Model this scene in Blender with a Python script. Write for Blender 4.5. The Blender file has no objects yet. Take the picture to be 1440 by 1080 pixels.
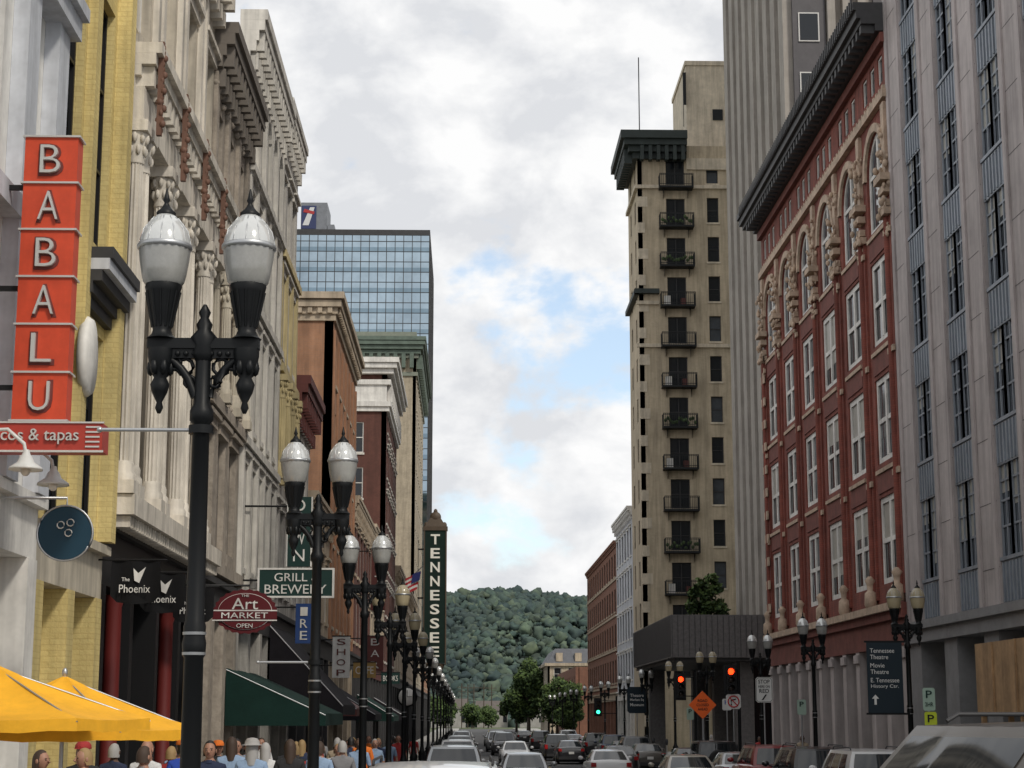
import bpy, math, random, bmesh
import numpy as np
from mathutils import Vector, Matrix
random.seed(7); R=random.Random(11)
sc=bpy.context.scene
def gz(y): return 0.0 if y<0 else -1.3*(1-math.exp(-y/75.0))
KB=.14; PI=math.pi
# ---------------------------------------------------------------- materials
MT={}
def mat(name,col=(.5,.5,.5),rough=.8,metal=0,var=.18,scale=1.2,kind=None,bump=0,col2=None,streak=0.,emit=None,spec=.5,trans=0,coat=0,bs=14.):
    if name in MT: return MT[name]
    m=bpy.data.materials.new(name); m.use_nodes=True; MT[name]=m
    nt=m.node_tree; N=nt.nodes; L=nt.links; p=N['Principled BSDF']
    p.inputs['Roughness'].default_value=rough; p.inputs['Metallic'].default_value=metal
    p.inputs['Specular IOR Level'].default_value=spec
    if trans: p.inputs['Transmission Weight'].default_value=trans
    if coat: p.inputs['Coat Weight'].default_value=coat; p.inputs['Coat Roughness'].default_value=.05
    p.inputs['Base Color'].default_value=(*col,1)
    if emit: p.inputs['Emission Color'].default_value=(*emit[0],1); p.inputs['Emission Strength'].default_value=emit[1]
    if not (var or bump or kind or streak): return m
    g=N.new('ShaderNodeNewGeometry')
    def noise(s,d=2,vec=None,r=.6):
        n=N.new('ShaderNodeTexNoise'); n.inputs['Scale'].default_value=s; n.inputs['Detail'].default_value=d; n.inputs['Roughness'].default_value=r
        L.new(vec or g.outputs['Position'],n.inputs['Vector']); return n.outputs['Fac']
    def mr(v,a,b,fa=.3,fb=.7):
        x=N.new('ShaderNodeMapRange'); L.new(v,x.inputs[0]); x.inputs[1].default_value=fa; x.inputs[2].default_value=fb; x.inputs[3].default_value=a; x.inputs[4].default_value=b; return x.outputs[0]
    cur=None
    if kind=='brick':
        sp=N.new('ShaderNodeSeparateXYZ'); L.new(g.outputs['Position'],sp.inputs[0])
        ad=N.new('ShaderNodeMath'); L.new(sp.outputs[0],ad.inputs[0]); L.new(sp.outputs[1],ad.inputs[1])
        cb=N.new('ShaderNodeCombineXYZ'); L.new(ad.outputs[0],cb.inputs[0]); L.new(sp.outputs[2],cb.inputs[1])
        br=N.new('ShaderNodeTexBrick'); L.new(cb.outputs[0],br.inputs['Vector'])
        br.inputs['Scale'].default_value=1; br.inputs['Brick Width'].default_value=.24; br.inputs['Row Height'].default_value=.085
        br.inputs['Mortar Size'].default_value=.008
        c2=col2 or tuple(c*.75 for c in col)
        br.inputs['Color1'].default_value=(*col,1); br.inputs['Color2'].default_value=(*[.5*(a+b) for a,b in zip(col,c2)],1); br.inputs['Mortar'].default_value=(*c2,1)
        cur=br.outputs['Color']
    if cur is None:
        rgb=N.new('ShaderNodeRGB'); rgb.outputs[0].default_value=(*col,1); cur=rgb.outputs[0]
    def mul(c,f):
        x=N.new('ShaderNodeVectorMath'); x.operation='SCALE'; L.new(c,x.inputs[0]); L.new(f,x.inputs['Scale']); return x.outputs[0]
    if var: cur=mul(cur,mr(noise(scale,4,None,.75),1-var,1+var))
    if streak:
        mp=N.new('ShaderNodeMapping'); mp.inputs['Scale'].default_value=(1,1,.07); L.new(g.outputs['Position'],mp.inputs[0])
        cur=mul(cur,mr(noise(2.4,3,mp.outputs[0],.75),1-streak,1+streak*.25,.35,.6))
    L.new(cur,p.inputs['Base Color'])
    if bump:
        b=N.new('ShaderNodeBump'); b.inputs['Strength'].default_value=bump; b.inputs['Distance'].default_value=.03
        L.new(noise(bs,2),b.inputs['Height']); L.new(b.outputs[0],p.inputs['Normal'])
    return m
M=mat
asphalt=M('asphalt',(.06,.06,.062),.9,scale=.5,bs=60,bump=.4,var=.25)
walk=M('sidewalk_concrete',(.30,.29,.27),.9,scale=.7,var=.15)
kerbm=M('kerb_stone',(.33,.32,.30),.85)
paint_w=M('road_paint',(.7,.7,.68),.7,var=.25,scale=4); paint_y=M('road_paint_yellow',(.65,.45,.05),.7,var=.2,scale=4)
grass=M('ground_grass',(.07,.09,.035),.95,scale=.05,var=.4)
glassD=M('window_glass_dark',(.015,.018,.022),.07,var=0,bump=.05,bs=.9,spec=.5)
glassG=M('window_glass_grey',(.055,.066,.08),.06,var=.3,scale=.6,bump=.06,bs=.8,spec=.9)
glassB=M('window_blind',(.36,.35,.31),.35,var=.15,scale=2,spec=.6)
GL=[glassD,glassD,glassD,glassG,glassG,glassB]
white=M('painted_white',(.70,.685,.65),.6,streak=.2); cream=M('cream_stone',(.52,.47,.38),.75,streak=.3,scale=.8)
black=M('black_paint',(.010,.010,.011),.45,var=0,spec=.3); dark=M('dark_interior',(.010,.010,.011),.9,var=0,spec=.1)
dgrey=M('dark_grey_trim',(.045,.045,.047),.6,spec=.3); steel=M('galvanised_steel',(.45,.46,.47),.4,metal=.8,var=0)
rubber=M('tyre_rubber',(.015,.015,.016),.85,var=0); chrome=M('chrome',(.6,.6,.62),.15,metal=1,var=0)
# ---------------------------------------------------------------- mesh builder
class MB:
    def __init__(s): s.v=[];s.f=[];s.m=[];s.s=[];s.mats=[];s.ix={}
    def mi(s,m):
        k=m.name
        if k not in s.ix: s.ix[k]=len(s.mats); s.mats.append(m)
        return s.ix[k]
    def poly(s,pts,m,sm=False):
        n=len(s.v); s.v.extend([tuple(p) for p in pts]); s.f.append(tuple(range(n,n+len(pts)))); s.m.append(s.mi(m)); s.s.append(sm)
    def hexa(s,c,m,flip=False):
        n=len(s.v); s.v.extend(c); i=s.mi(m)
        for q in ((0,3,2,1),(4,5,6,7),(0,1,5,4),(1,2,6,5),(2,3,7,6),(3,0,4,7)):
            if flip: q=q[::-1]
            s.f.append(tuple(n+k for k in q)); s.m.append(i); s.s.append(False)
    def box(s,x0,x1,y0,y1,z0,z1,m):
        x0,x1=min(x0,x1),max(x0,x1); y0,y1=min(y0,y1),max(y0,y1); z0,z1=min(z0,z1),max(z0,z1)
        s.hexa([(x0,y0,z0),(x1,y0,z0),(x1,y1,z0),(x0,y1,z0),(x0,y0,z1),(x1,y0,z1),(x1,y1,z1),(x0,y1,z1)],m)
    def fb(s,F,u0,u1,z0,z1,d0,d1,m):
        a=fm(F,u0,d0,z0);b=fm(F,u1,d1,z1); s.box(a[0],b[0],a[1],b[1],a[2],b[2],m)
    def grid(s,rings,m,sm=True,close=True,flip=False):
        n=len(s.v); k=len(rings[0]); i=s.mi(m)
        for r in rings: s.v.extend([tuple(p) for p in r])
        for a in range(len(rings)-1):
            for b in range(k if close else k-1):
                q=(n+a*k+b,n+a*k+(b+1)%k,n+(a+1)*k+(b+1)%k,n+(a+1)*k+b)
                s.f.append(q[::-1] if flip else q); s.m.append(i); s.s.append(sm)
    def lathe(s,prof,c,m,seg=14,axis='z',sm=True,sx=1,sy=1,fl=0,cap=True):
        rings=[]
        for r,h in prof:
            ring=[]
            for k in range(seg):
                a=2*math.pi*k/seg; q=r*(1-fl*(k%2)); x=q*math.cos(a)*sx; y=q*math.sin(a)*sy
                if axis=='z': ring.append((c[0]+x,c[1]+y,c[2]+h))
                elif axis=='x': ring.append((c[0]+h,c[1]+x,c[2]+y))
                else: ring.append((c[0]+y,c[1]+h,c[2]+x))
            rings.append(ring)
        s.grid(rings,m,sm)
        if cap: s.poly(rings[0][::-1],m); s.poly(rings[-1],m)
    def sph(s,c,rx,ry,rz,m,seg=12,n=8):
        rings=[]
        for j in range(n+1):
            t=-math.pi/2+math.pi*j/n; r=max(.02,math.cos(t)); rings.append([(c[0]+rx*r*math.cos(2*math.pi*k/seg),c[1]+ry*r*math.sin(2*math.pi*k/seg),c[2]+rz*math.sin(t)) for k in range(seg)])
        s.grid(rings,m,True); s.poly(rings[0][::-1],m); s.poly(rings[-1],m)
    def tube(s,pts,rad,m,seg=7):
        pts=[Vector(p) for p in pts]; rings=[]
        if not isinstance(rad,(list,tuple)): rad=[rad]*len(pts)
        for i,p in enumerate(pts):
            d=(pts[min(i+1,len(pts)-1)]-pts[max(i-1,0)]).normalized()
            a=d.cross(Vector((0,0,1)) if abs(d.z)<.9 else Vector((1,0,0))).normalized(); b=d.cross(a)
            rings.append([tuple(p+(a*math.cos(2*math.pi*k/seg)+b*math.sin(2*math.pi*k/seg))*rad[i]) for k in range(seg)])
        s.grid(rings,m,True,flip=True); s.poly(rings[0],m); s.poly(rings[-1][::-1],m)
    def mesh(s,name):
        me=bpy.data.meshes.new(name); me.from_pydata(s.v,[],s.f)
        for m in s.mats: me.materials.append(m)
        me.polygons.foreach_set('material_index',s.m); me.polygons.foreach_set('use_smooth',s.s); me.update(); return me
    def obj(s,name,loc=(0,0,0),rz=0,parent=None,sc_=1):
        o=bpy.data.objects.new(name,s.mesh(name)); sc.collection.objects.link(o); o.location=loc; o.rotation_euler=(0,0,rz); o.scale=(sc_,)*3
        if parent: o.parent=parent
        return o
def fm(F,u,d,z):
    O,U,N=F; return (O[0]+U[0]*u+N[0]*d,O[1]+U[1]*u+N[1]*d,z)
def link(name,me,loc,rz=0):
    o=bpy.data.objects.new(name,me); sc.collection.objects.link(o); o.location=loc; o.rotation_euler=(0,0,rz); return o
def empty(name,loc=(0,0,0)):
    e=bpy.data.objects.new(name,None); sc.collection.objects.link(e); e.location=loc; e.empty_display_size=.3; return e
class Bld:
    def __init__(s,name): s.name=name; s.parts={}
    def __getattr__(s,k):
        if k.startswith('_'): raise AttributeError
        if k not in s.parts: s.parts[k]=MB()
        return s.parts[k]
    def done(s):
        e=empty(s.name)
        for k,m in s.parts.items():
            if m.f: m.obj(k,parent=e)
        s.e=e; return e
def text(s,cx,y,cz,w,h,m,parent=None,name='lettering',ext=.012,bold=0.0):
    cu=bpy.data.curves.new('t','FONT'); cu.body=s; cu.align_x='CENTER'; cu.extrude=ext; cu.offset=bold; cu.resolution_u=3
    o=bpy.data.objects.new('t',cu); sc.collection.objects.link(o)
    dg=bpy.context.evaluated_depsgraph_get(); me=bpy.data.meshes.new_from_object(o.evaluated_get(dg)); bpy.data.objects.remove(o)
    n=len(me.vertices); co=np.empty(n*3,dtype=np.float32); me.vertices.foreach_get('co',co); co=co.reshape(-1,3)
    mn=co.min(0);mx=co.max(0); sx=w/(mx[0]-mn[0]); sy=h/(mx[1]-mn[1])
    c=(mn+mx)/2; X=(co[:,0]-c[0])*sx; Z=(co[:,1]-c[1])*sy; D=co[:,2]
    P=np.stack([cx+X,y-D,cz+Z],1)
    me.vertices.foreach_set('co',P.astype(np.float32).ravel()); me.materials.clear(); me.materials.append(m); me.update()
    ob=bpy.data.objects.new(name,me); sc.collection.objects.link(ob)
    if parent: ob.parent=parent
    return ob
# ---------------------------------------------------------------- facade
def row(u0,u1,n,w,za,zb,**st):
    p=(u1-u0)/n; return [(u0+p*(i+.5)-w/2,u0+p*(i+.5)+w/2,za,zb,st) for i in range(n)]
def facade(b,F,u0,u1,z0,z1,wins,wall,fr=white,depth=.14,sill=None,hood=None,gl=None,thick=.4):
    W=b.walls; G=b.windows; gl=gl or GL
    zs=sorted({z0,z1}|{w[2] for w in wins}|{w[3] for w in wins}); zs=[z for z in zs if z0<=z<=z1]
    for a,c in zip(zs,zs[1:]):
        ops=sorted([(w[0],w[1]) for w in wins if w[2]<=a+1e-6 and w[3]>=c-1e-6]); u=u0
        for o in ops+[(u1,u1)]:
            if o[0]>u+1e-6: W.poly([fm(F,u,0,a),fm(F,o[0],0,a),fm(F,o[0],0,c),fm(F,u,0,c)],wall)
            u=o[1]
    for u in (u0,u1): W.poly([fm(F,u,0,z0),fm(F,u,thick,z0),fm(F,u,thick,z1),fm(F,u,0,z1)],wall)
    W.poly([fm(F,u0,0,z1),fm(F,u1,0,z1),fm(F,u1,thick,z1),fm(F,u0,thick,z1)],wall)
    for (ua,ub,za,zb,st) in wins:
        d=st.get('depth',depth); f=st.get('fr',fr); w=ub-ua; r=w/2; uc=(ua+ub)/2; arch=st.get('arch'); zs_=zb-r if arch else zb
        for u in (ua,ub): W.poly([fm(F,u,0,za),fm(F,u,d,za),fm(F,u,d,zs_),fm(F,u,0,zs_)],wall)
        W.poly([fm(F,ua,0,za),fm(F,ub,0,za),fm(F,ub,d,za),fm(F,ua,d,za)],wall)
        if arch:
            n=12; arc=[(uc-r*math.cos(math.pi*k/n),zs_+r*math.sin(math.pi*k/n)) for k in range(n+1)]
            for k in range(n):
                A,B=arc[k],arc[k+1]; cu=ua if k<n/2 else ub
                W.poly([fm(F,cu,0,zb),fm(F,A[0],0,A[1]),fm(F,B[0],0,B[1])],wall)
                W.poly([fm(F,A[0],0,A[1]),fm(F,B[0],0,B[1]),fm(F,B[0],d,B[1]),fm(F,A[0],d,A[1])],wall)
                def ringseg(MBx,t0,t1,pr,pr1,mm):
                    s0=(r+t0)/r; s1=(r+t1)/r
                    q=[(uc+(p[0]-uc)*s,zs_+(p[1]-zs_)*s) for p,s in ((A,s0),(B,s0),(B,s1),(A,s1))]
                    MBx.poly([fm(F,*(x[0],pr,x[1])) for x in q],mm)
                    MBx.poly([fm(F,q[3][0],pr,q[3][1]),fm(F,q[2][0],pr,q[2][1]),fm(F,q[2][0],pr1,q[2][1]),fm(F,q[3][0],pr1,q[3][1])],mm)
                    MBx.poly([fm(F,q[0][0],pr,q[0][1]),fm(F,q[1][0],pr,q[1][1]),fm(F,q[1][0],pr1,q[1][1]),fm(F,q[0][0],pr1,q[0][1])],mm)
                tm=st.get('trim')
                if tm: ringseg(b.trim,0.001,st.get('tw',.22),-.1,0,tm)
                tt=st.get('t',.07); ringseg(G,-tt,-.001,d-.07,d,f)
        else: W.poly([fm(F,ua,0,zb),fm(F,ub,0,zb),fm(F,ub,d,zb),fm(F,ua,d,zb)],wall)
        g=st.get('gl') or R.choice(gl)
        mid=za+(zb-za)*R.choice((.5,.5,.65,.3))
        G.poly([fm(F,ua,d,za),fm(F,ub,d,za),fm(F,ub,d,mid),fm(F,ua,d,mid)],g if g is not glassB else glassD)
        G.poly([fm(F,ua,d-.01,mid),fm(F,ub,d-.01,mid),fm(F,ub,d-.01,zb),fm(F,ua,d-.01,zb)],g)
        t=st.get('t',.07); da,db=d-.07,d-.012
        G.fb(F,ua,ua+t,za,zs_,da,db,f); G.fb(F,ub-t,ub,za,zs_,da,db,f); G.fb(F,ua+t,ub-t,za,za+t,da,db,f)
        if not arch: G.fb(F,ua+t,ub-t,zb-t,zb,da,db,f)
        for k in range(st.get('mv',0)):
            u=ua+w*(k+1)/(st['mv']+1); G.fb(F,u-t*.6,u+t*.6,za+t,zb-t*(.3 if arch else 1),da-.01,db,f)
        mh=st.get('mh',1)
        for k in range(mh):
            z=za+(zs_-za)*(k+1)/(mh+(1 if mh else 1))
            if arch and mh==1: z=zs_
            G.fb(F,ua+t,ub-t,z-t*.4,z+t*.4,da+.004,db-.002,f)
        s=st.get('sill',sill)
        if s: b.trim.fb(F,ua-.08,ub+.08,za-.16,za-.003,-.08,.02,s)
        h=st.get('hood',hood)
        if h and not arch:
            b.trim.fb(F,ua-.12,ub+.12,zb+.003,zb+.22,-.07,.0,h); b.trim.fb(F,ua-.2,ub+.2,zb+.223,zb+.34,-.16,.0,h)
def body(b,x0,x1,y0,y1,z0,z1,m,part='structure'): getattr(b,part).box(x0,x1,y0,y1,z0,z1,m)
def cornice(b,F,u0,u1,z,h,pr,m,br=0,brm=None,bw=.18,part='cornice'):
    C=getattr(b,part); n=4
    for k in range(n):
        C.fb(F,u0,u1,z+h*k/n+(.0 if k==0 else .002),z+h*(k+1)/n,-pr*(.35,.5,.85,1)[k],.3+.001*k,m)
    if br:
        c=max(2,int((u1-u0)/br)); p=(u1-u0)/c
        for i in range(c):
            u=u0+p*(i+.5)
            C.fb(F,u-bw/2,u+bw/2,z+h*.05,z+h*.49,-pr*.8,-pr*.35-.002,brm or m); C.fb(F,u-bw/2,u+bw/2,z-h*.4,z-.002,-pr*.45,.0,brm or m)
def storefront(b,F,u0,u1,z0,z1,n,pier,fascia,rec=.5,pw=.4,fh=.7,glm=None):
    S=b.storefront; S.fb(F,u0,u1,z1-fh,z1,-.04,.38,fascia); S.fb(F,u0,u1,z1-.002,z1+.14,-.18,.38,fascia)
    p=(u1-u0)/n
    for i in range(n+1):
        u=min(max(u0+p*i,u0+pw/2),u1-pw/2); S.fb(F,u-pw/2,u+pw/2,z0,z1-fh-.003,-.06,.38,pier); S.fb(F,u-pw/2-.04,u+pw/2+.04,z0,z0+.5+1.2,-.1,-.063,pier)
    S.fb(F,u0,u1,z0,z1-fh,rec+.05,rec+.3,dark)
    for i in range(n):
        a=u0+p*i+pw/2; c=u0+p*(i+1)-pw/2
        S.poly([fm(F,a,rec,z0+.5),fm(F,c,rec,z0+.5),fm(F,c,rec,z1-fh),fm(F,a,rec,z1-fh)],glm or glassD)
        for t in (0,.33,.66,1):
            u=a+(c-a-.06)*t; S.fb(F,u,u+.06,z0,z1-fh,rec-.06,rec-.003,black)
        zt=z1-fh-.9; S.fb(F,a,c,zt,zt+.08,rec-.05,rec-.004,black)
FL=((-6,0,0),(0,1,0),(-1,0,0)); XR=14.5
FRt=((XR,0,0),(0,1,0),(1,0,0))
def FC(y): return ((0,y,0),(1,0,0),(0,1,0))
# ---------------------------------------------------------------- ground
ys=[-30]+[i*5 for i in range(0,81)]+[500,700,1000,1500,2500,4000]
def strip(mb,x0,x1,y0,y1,zo,m):
    yy=[y0]+[y for y in ys if y0<y<y1]+[y1]
    for a,c in zip(yy,yy[1:]): mb.poly([(x0,a,gz(a)+zo),(x1,a,gz(a)+zo),(x1,c,gz(c)+zo),(x0,c,gz(c)+zo)],m)
g=MB(); strip(g,-2500,2500,-30,4000,-.03,grass); g.obj('ground')
g=MB(); strip(g,-40,60,-30,10,-.004,asphalt); strip(g,-1.5,10.8,10,420,-.004,asphalt); g.obj('road')
g=MB()
for k in range(60):
    y=12+k*6; strip(g,4.55,4.6,y,y+6,.002,paint_y); strip(g,4.72,4.77,y,y+6,.002,paint_y)
for k in range(50): strip(g,1.0,1.1,14+k*6.6,16+k*6.6,.002,paint_w)
for k in range(10): strip(g,-1+k*1.2,-.4+k*1.2,88,91,.002,paint_w)
strip(g,4.9,10.5,84.5,85,.002,paint_w); g.obj('road_markings')
for nm,a,c,kx in (('sidewalk',-6.3,-1.5,1),('sidewalk',10.8,16.5,-1)):
    g=MB(); strip(g,a,c,10,420,KB,walk); x=c if kx==1 else a
    yy=[y for y in ys if 10<=y<=420]
    for p,q in zip(yy,yy[1:]):
        g.poly([(x,p,gz(p)-.02),(x,q,gz(q)-.02),(x,q,gz(q)+KB),(x,p,gz(p)+KB)],kerbm)
    strip(g,(x-.15 if kx==1 else x),(x if kx==1 else x+.15),10,420,KB+.004,kerbm); g.obj(nm)
# ================================================================ LEFT BUILDINGS
bluegrey=M('blue_grey_painted_stone',(.52,.54,.58),.7,streak=.2)
b=Bld('painted_stone_building')
w=[(18.2,21.9,8.9,13.6,dict(arch=1,mv=2,mh=2,fr=bluegrey,trim=bluegrey,gl=glassD)),(18.2,21.9,5.6,8.0,dict(mv=2,mh=1,gl=glassD)),(13.6,17,8.9,13.4,dict(arch=1,mv=1,mh=2,trim=bluegrey)),(13.6,17,5.6,8,dict(mv=2))]
facade(b,FL,13,24.8,4.9,16,w,white)
for u in (22.3,24.0): b.trim.fb(FL,u,u+.6,4.9,11.6,-.22,-.003,bluegrey)
b.trim.fb(FL,22.2,24.75,11.6,11.9,-.35,-.0,bluegrey); b.trim.fb(FL,22.1,24.78,11.903,12.1,-.45,-.0,bluegrey)
b.trim.fb(FL,22.3,22.9,12.1,15.9,-.2,-.003,bluegrey); b.trim.fb(FL,24.0,24.6,12.1,15.9,-.2,-.003,bluegrey)
b.trim.fb(FL,13,24.78,8.25,8.55,-.25,-.0,bluegrey)
storefront(b,FL,13,24.8,-1.6,4.75,4,white,white,pw=.5)
cornice(b,FL,13,24.78,16,1,.7,bluegrey,.6)
body(b,-22,-6.4,13,24.8,-1.6,16,white); b.done()
yel=M('yellow_painted_brick',(.64,.52,.22),.75,kind='brick',col2=(.54,.42,.17),streak=.2,scale=.6,bump=.3)
b=Bld('yellow_brick_building')
w=[(25.2,26.5,8.9,13.4,dict(fr=black,gl=glassD,mh=2)),(27.5,28.7,9.4,13.6,dict(fr=black,gl=glassD,mh=2)),(25.3,26.6,4.7,8.0,dict(fr=black,gl=glassD)),(27.0,28.85,4.7,8.0,dict(fr=black,gl=glassD,mv=1))]
facade(b,FL,24.8,29.3,4.6,17,w,yel,fr=black,depth=.2)
b.trim.fb(FL,26.65,27.0,4.7,16.9,-.16,-.003,yel); b.trim.fb(FL,28.88,29.25,4.7,16.9,-.25,-.003,yel)
for k,(z,pr) in enumerate(((8.2,.12),(8.38,.2),(8.56,.34),(8.74,.45),(8.92,.5))): b.trim.fb(FL,26.9,29.2,z,z+.178,-pr,-.0,dgrey if k!=3 else bluegrey)
b.trim.lathe([(.05,0),(.50,.02),(.55,.1),(.50,.18),(.05,.2)],(-5.93,26.9,7.35),white,24,axis='x',sx=.8,sy=1.15)
storefront(b,FL,24.8,29.3,-1.6,4.5,2,yel,cream,pw=.45)
cornice(b,FL,24.8,29.28,17,.9,.6,yel,.5)
body(b,-22,-6.4,24.8,29.3,-1.6,17,yel); b.done()
# L3 column building
bone=M('bone_stone',(.52,.465,.38),.75,streak=.4,scale=.7,bump=.25,var=.22)
bone2=M('bone_stone_light',(.66,.61,.53),.7,streak=.35,scale=.9,bump=.2)
def column(mb,x,y,z0,z1,r,m):
    h=z1-z0
    mb.box(x-r*1.45,x+r*1.45,y-r*1.45,y+r*1.45,z0,z0+.22,m)
    mb.lathe([(r*1.4,.22),(r*1.4,.32),(r*1.15,.38),(r*1.2,.48),(r,.55)],(x,y,z0),m,16)
    mb.lathe([(r,.55),(r,h*.5),(r*.88,h-.75)],(x,y,z0),m,28,sm=False,fl=.12)
    mb.lathe([(r*.95,h-.75),(r*.98,h-.72),(r*.9,h-.66),(r*1.05,h-.5),(r*.95,h-.42),(r*1.3,h-.22),(r*1.2,h-.2)],(x,y,z0),m,16)
    for a in range(8):
        t=a*math.pi/4; mb.sph((x+math.cos(t)*r*1.15,y+math.sin(t)*r*1.15,z1-.3),.05,.05,.1,m,6,4)
        mb.sph((x+math.cos(t+.4)*r*1.05,y+math.sin(t+.4)*r*1.05,z1-.52),.045,.045,.09,m,6,4)
    mb.box(x-r*1.45,x+r*1.45,y-r*1.45,y+r*1.45,z1-.2,z1,m)
b=Bld('columned_stone_building')
n=4; P=(40-29.3)/n; w=[]
for i in range(n):
    a=29.3+P*i+.95; c=29.3+P*(i+1)-.1
    w.append((a,c,5.9,8.4,dict(mv=1,mh=1,gl=glassD,fr=bone2))); w.append((a,c,9.0,11.5,dict(mv=1,mh=1,gl=glassD,fr=bone2))); w.append((a,c,14.2,16.9,dict(mv=1,mh=1,hood=bone2)))
facade(b,FL,29.3,40,5.0,18.2,w,bone,depth=.25)
for i in range(n+1):
    for du in (-.0,.56):
        y=29.3+P*i+du+.22
        if 29.4<y<39.9: column(b.columns,-5.72,y,5.55,12.0,.155,bone2); b.trim.fb(FL,y-.13,y+.13,13.9,18.0,-.12,-.003,bone2)
for i in range(n): b.trim.fb(FL,29.3+P*i+.95,29.3+P*(i+1)-.1,8.42,8.98,-.04,-.0,bone2)
b.trim.fb(FL,29.35,39.95,5.2,5.54,-.52,-.0,bone2)
for k in range(44): b.trim.fb(FL,29.45+k*.24,29.55+k*.24,5.0,5.19,-.44,-.05,bone2)
b.trim.fb(FL,29.32,39.98,12.003,12.6,-.42,-.0,bone2); cornice(b,FL,29.32,39.98,12.603,.8,.7,bone2,.4)
brown=M('brown_terracotta',(.15,.075,.05),.7)
for i in range(n+1):
    u=29.6+P*i
    for q in range(16): b.trim.sph((-5.33+.035*math.sin(q*2.1),u+.03*math.cos(q*3),11.9+q*.1),.04+.02*(q%3),.04+.015*(q%2),.07,brown,6,5)
    b.trim.fb(FL,u-.05,u+.05,11.8,13.5,-.69,-.6,brown)
cornice(b,FL,29.32,39.98,18.2,.9,.6,bone2,.5)
storefront(b,FL,29.3,40,-1.6,4.95,4,black,black,rec=.9,pw=.3,fh=.9)
redc=M('red_column_paint',(.13,.014,.012),.55,var=0)
for yy in (30.6,36): b.storefront.lathe([(.2,0),(.2,.2),(.15,.3),(.14,4.2),(.2,4.4)],(-6.0,yy,-.45),redc,14)
body(b,-22,-6.95,29.3,40,-1.6,18.2,bone); b.done()
# L4 romanesque
rst=M('rusticated_brown_stone',(.34,.295,.245),.9,streak=.3,scale=1.6,bump=.8,bs=5,var=.3)
rstd=M('brown_stone_cornice',(.16,.14,.12),.8,scale=1)
b=Bld('romanesque_stone_building')
w=row(40.2,46.3,3,1.3,5.9,8.6,mh=1,hood=rst,fr=rstd)+row(40.2,46.3,3,1.4,9.6,13.0,arch=1,mh=1,trim=cream,tw=.25,fr=rstd)+row(40.2,46.3,3,1.1,14.2,16.2,mh=1,sill=rst,fr=rstd)
facade(b,FL,40,46.5,5.0,17.0,w,rst,depth=.22)
for i in range(4):
    u=min(40.25+i*2.03,46.25); column(b.columns,-5.86,u,9.3,12.4,.13,cream); b.trim.fb(FL,u-.18,u+.18,13.95,16.9,-.1,-.003,rst)
for z in (5.2,9.0,13.6): b.trim.fb(FL,40.02,46.48,z,z+.28,-.2,0,rst)
rr=random.Random(5)
for q in range(160): u=rr.uniform(40.1,46.3); z=rr.choice((9.1,13.7,16.4))+rr.uniform(0,.5); b.trim.sph((-5.97,u,z),.1,.09,.09,rst,6,4)
cornice(b,FL,40.02,46.48,17.0,1.1,.55,rstd,.5)
storefront(b,FL,40,46.5,-1.6,4.95,3,rst,dgrey,pw=.6)
body(b,-22,-6.9,40,46.5,-1.6,17.0,rst); b.done()
# L5
lg=M('light_grey_stone',(.45,.43,.395),.8,streak=.45,scale=.9,bump=.3,var=.22); lg2=M('pale_trim_stone',(.58,.555,.505),.75,streak=.35)
b=Bld('ornate_grey_stone_building')
w=[]
for za,zb in ((5.8,8.6),(9.7,12.5),(13.5,16.2),(17.0,19.3)): w+=row(46.7,55,5,1.0,za,zb,mh=1,arch=1 if za>16.5 else 0,trim=lg2 if za>16.5 else None)
facade(b,FL,46.5,55,5,19.9,w,lg,sill=lg2,hood=lg2,depth=.2)
for i in range(6): u=46.75+i*1.6; b.trim.fb(FL,u-.14,u+.14,5.4,19.8,-.13,-.003,lg2)
for z in (5.05,9.0,12.95,16.5): b.trim.fb(FL,46.52,54.98,z,z+.22,-.22,-.0,lg2)
cornice(b,FL,46.52,54.98,19.9,1.2,.45,lg2,.5)
storefront(b,FL,46.5,55,-1.6,4.95,3,lg,dgrey,pw=.5)
body(b,-22,-6.9,46.5,55,-1.6,19.9,lg); b.done()
yo=M('pale_yellow_stone',(.52,.43,.23),.75,streak=.3)
b=Bld('grey_brick_commercial_building')
w=[]
for za,zb in ((5.8,8.4),(9.6,12.2),(13.3,15.9),(17,19.2)): w+=row(55.2,60.3,3,1.1,za,zb,mh=1,mv=1)
facade(b,FL,55,60.5,5,20.6,w,lg,sill=lg2,hood=lg2,depth=.18)
for z in (12.6,16.3): b.trim.fb(FL,55.02,60.48,z,z+.25,-.22,-.0,yo)
for u in (55.3,56.9,58.6,60.2): column(b.columns,-5.85,u,9.2,12.5,.14,yo); b.trim.fb(FL,u-.16,u+.16,12.9,16.2,-.12,-.003,yo)
cornice(b,FL,55.02,60.48,20.6,1.0,.35,lg2,.5)
storefront(b,FL,55,60.5,-1.6,4.95,2,lg,dgrey)
body(b,-22,-6.9,55,60.5,-1.6,20.6,lg); b.done()
dred=M('dark_red_brick',(.12,.047,.035),.85,kind='brick',streak=.2); dredt=M('dark_red_trim',(.12,.03,.025),.6)
b=Bld('low_brick_shop'); w=row(60.7,67,3,1.2,5.8,8.4)+row(60.7,67,3,1.2,9.4,11.6)
facade(b,FL,60.5,67,5,12.3,w,lg,hood=lg2,sill=lg2); cornice(b,FL,60.52,66.9,12.3,1.2,.6,dredt,.6)
storefront(b,FL,60.5,67,-1.6,4.95,2,dgrey,dgrey); body(b,-22,-6.9,60.5,67,-1.6,12.3,lg); b.done()
obr=M('orange_brick',(.35,.18,.10),.85,kind='brick',col2=(.30,.17,.11),streak=.25); tstone=M('tan_stone',(.43,.355,.265),.8,streak=.3)
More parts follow.
